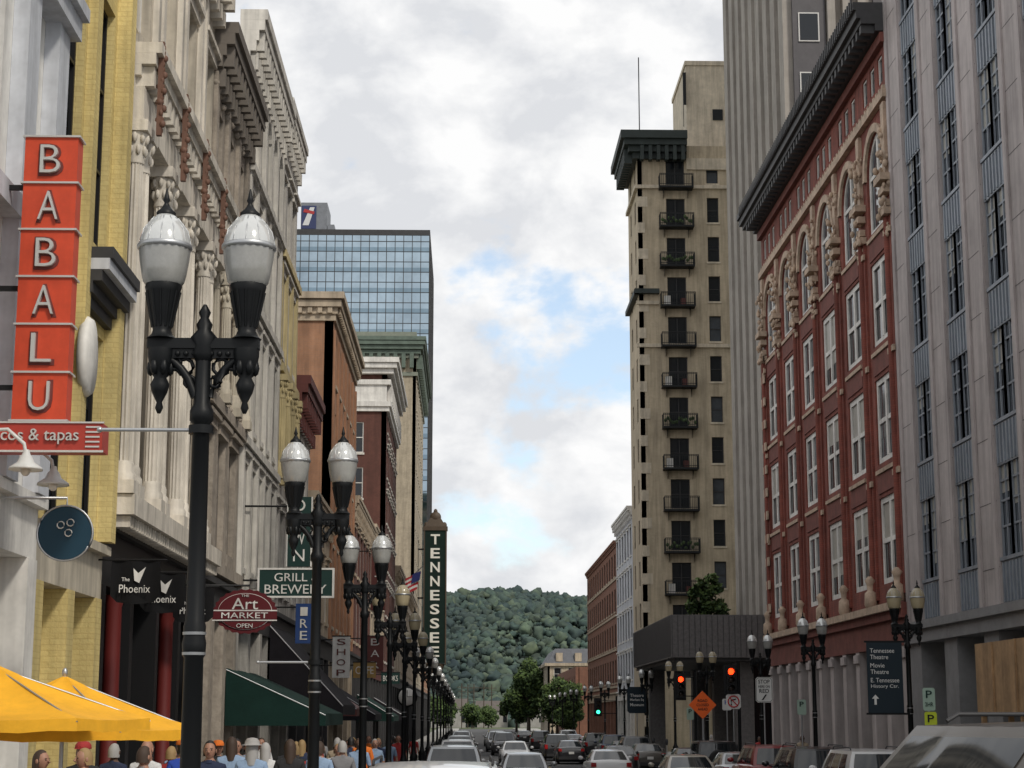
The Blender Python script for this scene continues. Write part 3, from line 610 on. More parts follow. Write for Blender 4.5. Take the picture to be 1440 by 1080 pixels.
tree('broadleaf_tree',13.2,262,gz(262),9.0,2.6,4,4000,.25); tree('broadleaf_tree',13.2,236,gz(236),8.5,2.3,5,4000,.22); tree('broadleaf_tree',9.8,350,gz(350),9.5,3.6,6,5000,.35)
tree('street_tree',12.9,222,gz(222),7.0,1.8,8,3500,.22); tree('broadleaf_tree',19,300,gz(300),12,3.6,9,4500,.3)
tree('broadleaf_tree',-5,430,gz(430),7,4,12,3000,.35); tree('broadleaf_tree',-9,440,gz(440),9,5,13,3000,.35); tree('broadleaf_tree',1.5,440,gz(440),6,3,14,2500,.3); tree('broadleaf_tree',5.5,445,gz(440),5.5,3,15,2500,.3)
for x,y in ((-1,440),(2,450),(4.5,452),(0.5,455),(6.5,456)):
    b=MB(); b.tube([(0,0,0),(0,0,11)],.14,bark,6); b.box(-1.2,1.2,-.06,.06,10,10.15,bark); b.box(-.9,.9,-.06,.06,9,9.12,bark); b.obj('utility_pole',(x,y,-1.5))
# ---------------------------------------------------------------- lamps
globe_t=M('lamp_globe_cap',(.62,.63,.62),.1,var=0,spec=.9,metal=.35); globe_b=M('lamp_globe_glass',(.42,.42,.40),.12,var=.12,scale=8,spec=1,trans=.25); lampb=M('cast_iron_black',(.005,.006,.007),.45,var=0,spec=.25)
def lamp_mesh(gb=globe_b,gtm=globe_t):
    b=MB()
    b.lathe([(.27,0),(.27,.12),(.22,.18),(.2,.5),(.23,.55),(.17,.65),(.14,1.0),(.16,1.05),(.1,1.15),(.075,1.3)],(0,0,0),lampb,16)
    for k in range(8):
        a=k*math.pi/4; b.box(.2*math.cos(a)-.02,.2*math.cos(a)+.02,.2*math.sin(a)-.02,.2*math.sin(a)+.02,.2,.95,lampb)
    b.lathe([(.075,1.3),(.068,2.4),(.08,2.42),(.085,2.5),(.075,2.55),(.08,2.62),(.066,2.66),(.06,4.05),(.085,4.08),(.085,4.15),(.06,4.2),(.055,4.55)],(0,0,0),lampb,14)
    for z in (2.42,2.56): b.lathe([(.082,z),(.084,z+.02)],(0,0,0),steel,14)
    b.lathe([(.05,4.5),(.09,4.56),(.07,4.62),(.1,4.68),(.05,4.74),(.06,4.78),(.03,4.83),(.045,4.87),(.012,4.93)],(0,0,0),lampb,12)
    b.box(-.4,.4,-.045,.045,4.60,4.675,lampb); b.box(-.37,.37,-.03,.03,4.53,4.598,lampb)
    for k in range(13): b.sph((-.36+k*.06,-.045,4.56),.02,.012,.02,lampb,6,4)
    for s in (-1,1):
        pts=[(s*(.05+.27*t),0,4.25+.3*math.sin(t*math.pi*.5)**.7) for t in (0,.2,.4,.6,.8,1)]; b.tube(pts,[.034,.032,.03,.03,.03,.034],lampb,8)
        for (cx,cz,r) in ((.13,4.47,.06),(.21,4.5,.05),(.09,4.36,.04),(.27,4.5,.035)):
            b.tube([(s*cx+r*math.cos(t*.7),0,cz+r*math.sin(t*.7)) for t in range(10)],.016,lampb,6)
        x=s*.305
        b.lathe([(.012,4.13),(.03,4.17),(.02,4.21),(.055,4.28),(.07,4.34),(.045,4.39),(.075,4.44),(.095,4.55),(.095,4.6)],(x,0,0),lampb,12)
        for k in range(6): a=k*math.pi/3; b.sph((x+.07*math.cos(a),.07*math.sin(a),4.46),.03,.03,.06,lampb,6,4)
        b.lathe([(.11,4.675),(.08,4.70),(.065,4.74),(.08,4.8),(.105,4.92),(.125,5.02),(.135,5.06),(.125,5.09)],(x,0,0),lampb,12)
        for k in range(12): a=k*math.pi/6; b.tube([(x+.068*math.cos(a),.068*math.sin(a),4.76),(x+.122*math.cos(a),.122*math.sin(a),5.02)],.011,lampb,4)
        b.lathe([(.132,5.075),(.150,5.10),(.165,5.17),(.180,5.26),(.188,5.34)],(x,0,0),gb,40,fl=.05)
        b.lathe([(.07,5.08),(.075,5.2),(.05,5.3)],(x,0,0),white,10)
        b.lathe([(.190,5.335),(.199,5.345),(.199,5.365),(.190,5.375)],(x,0,0),steel,28)
        b.lathe([(.188,5.37),(.182,5.41),(.165,5.47),(.13,5.53),(.09,5.57),(.06,5.60)],(x,0,0),gtm,28)
        for k in range(12): a=k*math.pi/6; b.tube([(x+.188*math.cos(a),.188*math.sin(a),5.375),(x+.165*math.cos(a),.165*math.sin(a),5.475),(x+.09*math.cos(a),.09*math.sin(a),5.575)],.004,steel,4)
        b.lathe([(.07,5.595),(.072,5.615),(.045,5.64),(.03,5.66),(.015,5.69),(.026,5.71),(.018,5.735),(.005,5.80)],(x,0,0),lampb,12)
    return b.mesh('street_lamp')
LM=lamp_mesh(); LM2=lamp_mesh(M('lamp_globe_amber',(.40,.34,.22),.2,var=0),M('lamp_cap_amber',(.36,.31,.21),.2,var=0))
for i,y in enumerate([12.6,22.7,33.5,44.8,55.6,66.5,79,92,106,121,137,155,175,196,220,245]): link('street_lamp',LM if i not in (3,4,5) else LM2,(-1.9,y,gz(y)+KB))
for i,y in enumerate([34,45.5,58,68.5,84,97,112,128,146,166,188,210,235]): link('street_lamp',LM2 if i in(0,1,4,5) else LM,(11.25,y,gz(y)+KB))
for y,z in ((12.6,3.95),(22.7,2.6)):
    b=MB(); b.tube([(-1.9,y,z),(-2.62,y,z)],.014,steel,8); b.sph((-2.62,y,z),.022,.022,.022,steel); b.lathe([(.09,-.03),(.09,.03)],(-1.9,y,z),lampb,12); b.obj('banner_arm')
# ---------------------------------------------------------------- left signs
orr=M('sign_orange_red',(.60,.065,.022),.45,var=.15,scale=2,streak=.12); neon=M('neon_tube_silver',(.62,.62,.60),.25,metal=.3,var=0); sgd=M('sign_letter_edge_maroon',(.14,.025,.02),.5); orr2=M('sign_brick_red',(.40,.04,.025),.45)
e=empty('blade_sign'); b=MB(); y=21.5
b.box(-5.55,-4.89,y,y+.28,5.47,9.08,orr)
for k in range(7): z=5.47+k*3.61/6; b.box(-5.58,-4.86,y-.03,y+.3,z-.012,z+.012,neon)
for z in (5.9,7.15,8.45): b.box(-6.0,-5.55,y+.1,y+.16,z-.03,z+.03,black)
b.obj('cabinet',parent=e)
for k,ch in enumerate('BABALU'):
    z=9.08-(k+.5)*3.61/6
    text(ch,-5.22,y-.03,z,.25,.36,neon,e,'letter_'+ch.lower(),.03,bold=-.012); text(ch,-5.215,y-.006,z-.005,.31,.42,sgd,e,'letter_back_'+ch.lower(),.004,bold=.02)  # larger maroon letters behind the silver ones form their dark edge
b=MB(); b.box(-6.1,-4.42,y-.08,y+.3,5.09,5.43,orr2); b.box(-6.1,-4.4,y-.1,y-.081,5.07,5.095,neon); b.box(-6.1,-4.4,y-.1,y-.081,5.425,5.445,neon)
for k in range(5): b.box(-4.62,-4.45,y-.095,y-.081,5.13+k*.06,5.15+k*.06,neon)
b.obj('lower_panel',parent=e)
text('tacos & tapas',-5.25,y-.1,5.26,1.1,.19,neon,e,'lettering',.02,bold=.0)
navy=M('navy_sign',(.012,.045,.075),.45,var=0,spec=.3)
e=empty('round_hanging_sign'); b=MB(); b.lathe([(.33,0),(.345,.01),(.345,.09),(.33,.1)],(-5.06,22.5,4.2),navy,36,axis='y')
b.tube([(-5.06+.348*math.cos(t*PI/18),22.5,4.2+.348*math.sin(t*PI/18)) for t in range(37)],.014,steel,6)
for dx,dz_ in ((-.05,.1),(.07,.13),(.05,.0)): b.tube([(-5.06+dx+.045*math.cos(t*.7),22.47,4.2+dz_+.045*math.sin(t*.7)) for t in range(10)],.008,white,5)
b.tube([(-6,22.55,4.65),(-5.06,22.55,4.65),(-5.06,22.55,4.5)],.02,steel,6); b.obj('disc',parent=e)
gw=M('lamp_shade_white',(.6,.6,.58),.35)
for yy in (20.6,22.0):
    b=MB(); b.tube([(-6,yy,5.0),(-5.7,yy,5.2),(-5.35,yy,5.22),(-5.15,yy,5.05),(-5.12,yy,4.9)],.022,gw,8); b.lathe([(.03,.18),(.05,.12),(.07,.1),(.1,.03),(.19,-.03),(.2,-.06),(.17,-.05)],(-5.12,yy,4.8),gw,18); b.sph((-5.12,yy,4.74),.06,.06,.07,white); b.obj('gooseneck_wall_lamp')
yumb=M('umbrella_yellow_canvas',(.80,.40,.015),.8,var=.12,scale=3,bump=.1)
def umbrella(x,y,zt,r,drop,rz):
    b=MB(); n=6; g0=gz(y)+KB; rim=[]
    for k in range(n): a=2*math.pi*k/n; rim.append(Vector((math.cos(a)*r,math.sin(a)*r,zt-drop)))
    top=Vector((0,0,zt))
    for k in range(n):
        A,B=rim[k],rim[(k+1)%n]; q=6; rows=[]
        for i in range(q+1):
            t=i/q; rows.append([tuple(top.lerp(A.lerp(B,s/6),t)+Vector((0,0,-.10*math.sin(math.pi*t)*(.4+.6*math.sin(math.pi*s/6))-.02*math.sin(math.pi*s/6)*t))) for s in range(7)])
        b.grid(rows,yumb,True,close=False); b.grid([rows[-1],[(p[0]*1.002,p[1]*1.002,p[2]-.11+.012*(s%2)) for s,p in enumerate(rows[-1])]],yumb,False,close=False)
        b.tube([tuple(top+Vector((0,0,-.03))),tuple(A+Vector((0,0,-.03)))],.01,steel,5)
    b.tube([(0,0,g0),(0,0,zt)],.022,steel,8); b.sph((0,0,zt+.03),.03,.03,.05,steel); b.lathe([(.3,g0),(.3,g0+.06),(.05,g0+.1)],(0,0,0),dgrey,16)
    b.obj('patio_umbrella',(x,y,0),rz)
umbrella(-4.25,19.2,2.36,1.42,.55,.1); umbrella(-4.4,16.9,2.42,1.45,.5,.25)
bblk=M('banner_black_cloth',(.010,.010,.011),.9,var=0,spec=.2)
for i,yy in enumerate((29.0,31.6,35.2)):
    e=empty('hanging_banner'); b=MB(); b.tube([(-6,yy,4.42),(-4.85,yy,4.42)],.018,black,6)
    pts=[[(-5.75+.8*s/8,yy+.03*math.sin(s*1.3+i),4.4-z) for s in range(9)] for z in (0,.35)]; b.grid(pts+[[(-5.75+.8*s/8,yy+.05*math.sin(s*1.3+i),3.70+(.09 if s%8==0 else .0)+.05*abs(s-4)/4) for s in range(9)]],bblk,True,close=False); b.obj('cloth',parent=e)
    text('Phoenix',-5.35,yy-.06,3.95,.5,.13,white,e,ext=.002); text('The',-5.5,yy-.06,4.1,.13,.06,white,e,'lettering_small',ext=.002)
    b=MB(); b.poly([(-5.28,yy-.06,4.04),(-5.18,yy-.06,4.3),(-5.3,yy-.06,4.2),(-5.38,yy-.06,4.28),(-5.36,yy-.06,4.08)],white); b.obj('bird_emblem',parent=e)
mar=M('maroon_sign',(.10,.011,.015),.5,var=0,spec=.3)
e=empty('oval_shop_sign'); b=MB(); c=(-4.68,38,4.1); n=48
def oval(rx,rz,y0,y1,m,teeth=0):
    ring=[]
    for k in range(n): a=2*math.pi*k/n; f=1+(teeth if k%2 else 0); ring.append((c[0]+rx*f*math.cos(a),c[2]+rz*f*math.sin(a)))
    b.poly([(x,y0,z) for x,z in ring],m); b.poly([(x,y1,z) for x,z in ring][::-1],m)
    for k in range(n): p,q=ring[k],ring[(k+1)%n]; b.poly([(p[0],y0,p[1]),(q[0],y0,q[1]),(q[0],y1,q[1]),(p[0],y1,p[1])],m)
oval(.64,.45,38,38.1,mar,.06); oval(.57,.385,37.985,37.999,white); oval(.56,.375,37.97,37.984,mar)
b.box(-5.36,-4.0,37.95,37.969,3.93,4.1,mar); b.box(-5.36,-4.0,37.955,37.968,3.9,3.925,white); b.box(-5.36,-4.0,37.955,37.968,4.105,4.13,white)
b.tube([(-6,38.05,4.65),(-4.6,38.05,4.65),(-4.6,38.05,4.5)],.025,black,6); b.obj('plate',parent=e)
text('Art',-4.68,37.96,4.26,.55,.24,white,e); text('MARKET',-4.68,37.945,4.015,.98,.12,white,e); text('THE',-4.68,37.96,4.43,.16,.05,white,e); text('OPEN',-4.68,37.96,3.8,.34,.09,white,e)
dgn=M('dark_green_sign',(.010,.036,.031),.5,var=0,spec=.3)
e=empty('brewery_sign'); b=MB(); b.box(-5.55,-3.6,48,48.14,5.08,5.78,dgn)
for (x0,x1,z0,z1) in ((-5.6,-3.55,5.03,5.08),(-5.6,-3.55,5.78,5.83),(-5.6,-5.55,5.08,5.78),(-3.6,-3.55,5.08,5.78)): b.box(x0,x1,47.98,48.15,z0,z1,white)
b.box(-4.82,-4.2,48,48.14,5.87,7.75,dgn); b.box(-4.85,-4.82,47.99,48.15,5.87,7.75,white); b.box(-4.2,-4.17,47.99,48.15,5.87,7.75,white); b.tube([(-6,48.07,7.5),(-4.8,48.07,7.5)],.03,black,6); b.tube([(-6,48.07,5.5),(-5.5,48.07,5.5)],.03,black,6); b.obj('cabinet',parent=e)
text('GRILL &',-4.55,47.99,5.58,1.2,.22,white,e); text('BREWERY',-4.58,47.99,5.26,1.65,.24,white,e)
for k,ch in enumerate('DOWN'): text(ch,-4.51,47.99,7.52-k*.45,.3,.32,white,e)
bl=M('blue_sign',(.015,.05,.18),.45,var=0)
e=empty('blue_blade_sign'); b=MB(); b.box(-4.75,-4.3,50,50.12,3.9,5.0,bl); b.tube([(-6,50.06,4.9),(-4.7,50.06,4.9)],.025,black,6); b.obj('cabinet',parent=e)
for k,ch in enumerate('IRE'): text(ch,-4.52,49.99,4.78-k*.33,.2,.24,white,e)
for (x0,x1,y,z0,z1,m_,tx) in ((-4.6,-4.0,62,3.2,4.6,white,'SHOP'),(-4.5,-3.6,72,3.4,4.0,M('ochre_sign',(.35,.22,.06),.5),'CAFE'),(-4.7,-3.9,85,4,5.6,dredt,'BAR'),(-4.6,-3.6,98,3.6,4.2,dgn,'BOOKS'),(-4.7,-4,88,7,10,dredt,'HOTEL')):
    e=empty('shop_blade_sign'); b=MB(); b.box(x0,x1,y,y+.12,z0,z1,m_); b.box(x0-.03,x1+.03,y-.01,y+.13,z1,z1+.04,black); b.tube([(-6,y+.06,z1-.1),(x0,y+.06,z1-.1)],.03,black,6); b.obj('cabinet',parent=e)
    tm=white if m_ is not white else dredt
    if z1-z0>1:
        h=(z1-z0)/len(tx)
        for k,ch in enumerate(tx): text(ch,(x0+x1)/2,y-.01,z1-h*(k+.5),(x1-x0)*.5,h*.6,tm,e)
    else: text(tx,(x0+x1)/2,y-.01,(z0+z1)/2,(x1-x0)*.8,(z1-z0)*.5,tm,e)
agr=M('awning_dark_green',(.008,.028,.023),.9,bump=.1,spec=.2); abk=M('awning_charcoal',(.020,.018,.022),.9,bump=.1,spec=.2)
def awning(y0,y1,zt,zb,xo,m,n=1):
    b=MB(); b.poly([(-6,y0,zt),(xo,y0,zb),(xo,y1,zb),(-6,y1,zt)],m); b.poly([(-6,y0,zt),(-6,y0,zb),(xo,y0,zb)],m); b.poly([(-6,y1,zt),(-6,y1,zb),(xo,y1,zb)],m)
    b.box(xo-.01,xo+.01,y0,y1,zb-.3,zb,m); b.box(-6,xo-.01,y0-.01,y0+.01,zb-.3,zb,m)
    for k in range(6): y=y0+(y1-y0)*k/5; b.tube([(-6,y,zt-.04),(xo,y,zb-.04)],.02,steel,5)
    b.obj('awning')
awning(45.2,51.5,3.1,1.98,-3.5,agr); awning(54.5,60.4,4.7,2.25,-3.7,abk); awning(68,72,3.4,2.2,-4.1,dredt); awning(80,86,3.2,2.0,-4,abk); awning(100,108,3.1,1.9,-4,agr); awning(118,124,3.1,1.9,-4,abk)
tg=M('theatre_sign_green',(.006,.019,.015),.6,var=.2,spec=.2); tgd=M('theatre_sign_bronze',(.07,.048,.03),.6)
e=empty('theatre_marquee_sign'); b=MB(); y=220
b.box(-5.2,-2.55,y,y+1.0,8.2,24.4,tg)
for x in (-5.3,-2.6): b.box(x,x+.15,y-.1,y+1.1,8,24.5,tgd)
b.box(-5.4,-2.35,y-.12,y+1.12,24.4,24.9,tgd)
b.hexa([(-5.2,y,24.9),(-2.55,y,24.9),(-2.55,y+1,24.9),(-5.2,y+1,24.9),(-4.5,y+.2,26),(-3.25,y+.2,26),(-3.25,y+.8,26),(-4.5,y+.8,26)],tgd)
b.sph((-3.87,y+.5,26.1),.7,.4,.7,tgd); b.sph((-3.87,y+.5,26.8),.25,.2,.35,tgd); b.sph((-5.0,y+.5,25.1),.3,.3,.4,tgd); b.sph((-2.75,y+.5,25.1),.3,.3,.4,tgd)
b.lathe([(.3,0),(1.0,1),(1.3,1.8)],(-3.87,y+.5,6.3),tgd,12,sx=1,sy=.4)
for z in (10,16,22): b.box(-6.05,-5.3,y+.4,y+.6,z,z+.2,black)
b.obj('cabinet',parent=e)
for k,ch in enumerate('TENNESSEE'): text(ch,-3.87,y-.06,23.3-k*1.72,1.15,1.25,M('sign_letter_white',(.75,.74,.68),.5,var=0),e,bold=.02)
fr_=M('flag_red',(.45,.03,.04),.8); fb_=M('flag_blue',(.02,.03,.15),.8)
e=empty('flag'); b=MB(); y=140; b.tube([(-6,y,11.0),(-3.4,y-.5,13.4)],.04,steel,6)
for k in range(7):
    z0=13.0-k*.2; rr_=[[(-3.55-.2*s-.05*k,y-.5+.12*math.sin(s*.9+k*.3),z0-.10*s-dz_) for s in range(7)] for dz_ in (0,.2)]; b.grid(rr_,fr_ if k%2==0 else white,True,close=False)
b.poly([(-3.55,y-.56,13.0),(-4.2,y-.66,12.75),(-4.3,y-.66,12.0),(-3.65,y-.56,12.3)],fb_); b.obj('cloth_and_pole',parent=e)
b=MB(); b.tube([(0,0,0),(0,0,3.0)],.07,lampb,10); b.lathe([(.2,0),(.2,.2),(.09,.5)],(0,0,0),lampb,12); b.lathe([(.36,-.12),(.42,-.1),(.42,.1),(.36,.12)],(0,0,3.35),lampb,24,axis='y'); b.lathe([(.01,-.14),(.35,-.135),(.35,.135),(.01,.14)],(0,0,3.35),white,24,axis='y'); b.box(-.012,.012,-.16,-.145,3.35,3.62,black); b.box(0,.2,-.16,-.145,3.34,3.36,black); b.sph((0,0,3.85),.06,.06,.12,lampb); b.obj('street_clock',(-2.4,74,gz(74)+KB))
# ---------------------------------------------------------------- right signs
dnv=M('wayfinding_navy',(.010,.022,.033),.5,var=0,spec=.3); sgw=M('sign_white',(.7,.7,.68),.5,var=0)
e=empty('wayfinding_sign'); b=MB(); y=45.3; b.box(10.15,11.05,y,y+.05,2.0,3.75,dnv); b.box(10.1,11.2,y+.01,y+.06,3.75,3.8,lampb); b.box(10.1,11.2,y+.01,y+.06,1.95,2.0,lampb); b.obj('panel',parent=e)
for k,(t_,wd) in enumerate((('Tennessee',.62),('Theatre',.46),('Movie',.36),('Theatre',.46),('E. Tennessee',.72),('History Ctr.',.7))): text(t_,10.2+wd/2+.03,y-.01,3.55-k*.16-(.05*(k//2)),wd,.11,sgw,e,ext=.002)
b=MB(); b.poly([(10.3,y-.01,2.2),(10.36,y-.01,2.2),(10.36,y-.01,2.35),(10.42,y-.01,2.35),(10.33,y-.01,2.45),(10.24,y-.01,2.35),(10.3,y-.01,2.35)],sgw); b.obj('arrow',parent=e)
def sign(name,x,y,zc,w,h,m,lines,tm,shape='rect',post=True,border=None):
    e=empty(name); b=MB(); g0=gz(y)+KB
    if post: b.tube([(x,y+.05,g0),(x,y+.05,zc+h/2)],.03,steel,8)
    if shape=='diamond': pts=[(x-w/2,zc),(x,zc-h/2),(x+w/2,zc),(x,zc+h/2)]
    else: k=.06*min(w,h)*2; pts=[(x-w/2+k,zc-h/2),(x+w/2-k,zc-h/2),(x+w/2,zc-h/2+k),(x+w/2,zc+h/2-k),(x+w/2-k,zc+h/2),(x-w/2+k,zc+h/2),(x-w/2,zc+h/2-k),(x-w/2,zc-h/2+k)]
    b.poly([(p[0],y,p[1]) for p in pts],m); b.poly([(p[0],y+.012,p[1]) for p in pts][::-1],steel)
    for i in range(len(pts)): p,q=pts[i],pts[(i+1)%len(pts)]; b.poly([(p[0],y,p[1]),(q[0],y,q[1]),(q[0],y+.012,q[1]),(p[0],y+.012,p[1])],m)
    if border:
        for i in range(len(pts)):
            p,q=[(x+(t[0]-x)*.93,zc+(t[1]-zc)*.94) for t in (pts[i],pts[(i+1)%len(pts)])]; b.tube([(p[0],y-.004,p[1]),(q[0],y-.004,q[1])],.008,border,4)
    b.obj('plate_and_post',parent=e)
    for (t_,dz_,wd,ht) in lines: text(t_,x,y-.008,zc+dz_,wd,ht,tm,e,ext=.003,bold=.01)
    return e
sign('stop_here_on_red_sign',10.95,66,2.85,.62,.92,sgw,[('STOP',.3,.42,.14),('HERE ON',.12,.42,.09),('RED',-.04,.36,.14),('/',-.27,.2,.2)],black,border=black)
sign('one_way_sign',10.55,80,2.3,.5,.7,sgw,[('ONE',.2,.34,.13),('WAY',0,.34,.13),('<',-.22,.3,.16)],black,border=black)
sign('traffic_sign',11.6,80,2.4,.42,.5,sgw,[('H',.1,.2,.2)],M('sign_blue',(.02,.08,.35),.5))
e=sign('no_right_turn_sign',11.3,76,2.5,.62,.62,sgw,[],black)
b=MB(); rdm=M('sign_red',(.55,.02,.02),.5); b.tube([(11.3+.23*math.cos(t*.35),75.985,2.5+.23*math.sin(t*.35)) for t in range(19)],.028,rdm,6); b.tube([(11.13,75.98,2.67),(11.47,75.98,2.33)],.022,rdm,6); b.tube([(11.2,75.99,2.35),(11.2,75.99,2.55),(11.4,75.99,2.6)],.03,black,6); b.obj('symbol',parent=e)
orm=M('construction_orange',(.95,.14,.008),.5,var=0)
sign('construction_sign',9.75,74.2,2.35,1.15,1.15,orm,[('ROAD',.17,.4,.11),('CLOSED',.0,.5,.11),('AHEAD',-.17,.4,.11)],black,'diamond')
sign('street_info_sign',11.2,118,2.9,1.3,1.7,dnv,[('Theatre',.3,.9,.2),('Market Sq',0,.9,.2),('Museum',-.3,.9,.2)],sgw)
ygm=M('fluorescent_yellow_green',(.55,.65,.03),.5,var=0); mint=M('pale_green_sign',(.35,.48,.40),.5,var=0)
sign('parking_sign',11.25,43.6,2.32,.3,.55,mint,[('P',.12,.15,.18),('2HR',-.12,.2,.1)],dgn); sign('crossing_sign',11.25,43.5,1.72,.3,.6,ygm,[('P',.14,.16,.18),('TOW',-.12,.22,.1)],black)
sign('parking_sign',11.2,60,2.2,.3,.5,mint,[('P',.1,.14,.16)],dgn); sign('parking_sign',11.2,90,2.0,.35,.6,mint,[('P',.12,.16,.2)],dgn)
rl=M('signal_red_lit',(.6,.02,.01),.4,emit=((1,.035,.005),5),var=0); gl_=M('signal_green_lit',(.02,.5,.3),.4,emit=((.05,1,.5),3),var=0); offm=M('signal_lens_off',(.03,.02,.015),.3,var=0)
def signal(x,y,z,lit,arm=0):
    b=MB(); g0=gz(y)+KB
    b.tube([(x+.35+arm,y+.1,g0),(x+.35+arm,y+.1,z+.8)],.07,lampb,10); b.lathe([(.16,0),(.16,.3),(.08,.5)],(x+.35+arm,y+.1,g0),lampb,12)
    for zz in (z-.45,z+.45): b.tube([(x+.35+arm,y+.1,zz),(x,y+.1,zz)],.03,lampb,6)
    b.box(x-.18,x+.18,y-.1,y+.12,z-.55,z+.55,black)
    b.box(x-.28,x+.28,y+.121,y+.13,z-.65,z+.65,black)
    for k,zz in enumerate((.35,0,-.35)):
        m_= rl if (lit=='r' and k==0) else gl_ if (lit=='g' and k==2) else offm
        b.lathe([(.005,-.15),(.08,-.14),(.13,-.11),(.13,-.1)],(x,y,z+zz),m_,16,axis='y')
        ring=[[(x+.145*math.cos(math.pi*t/8),yy,z+zz+.145*math.sin(math.pi*t/8)) for t in range(-1,10)] for yy in (y-.1,y-.32)]; b.grid(ring,black,True,close=False)
    b.obj('traffic_signal')
signal(11.2,76,3.4,'r'); signal(10.5,88,3.3,'r',.4); signal(9.6,131,2.5,'g',1.0)
for i,y in enumerate((39,46,53,60.5,67,73.5,99,106)):
    b=MB(); b.tube([(0,0,0),(0,0,1.15)],.03,steel,8); b.lathe([(.05,1.12),(.08,1.2),(.085,1.35),(.06,1.45),(.02,1.48)],(0,0,0),dgrey,12); b.box(-.04,.04,-.09,-.08,1.28,1.36,glassG); b.obj('parking_meter',(11.0,y,gz(y)+KB))
ply=M('plywood',(.40,.25,.13),.85,scale=2,var=.25,streak=.2)
b=MB(); b.box(13.2,14.1,40,46.3,2.0,3.75,ply)
for yy in (40,41.5,42.8,44.7): b.box(13.15,13.198,yy,yy+.06,2,3.75,ply)
for (x,y) in ((13.3,40.2),(13.3,46.1),(14.0,46.1),(13.3,42.8)): b.box(x-.06,x+.06,y-.06,y+.06,-.6,1.998,ply)
b.obj('plywood_sidewalk_shed')
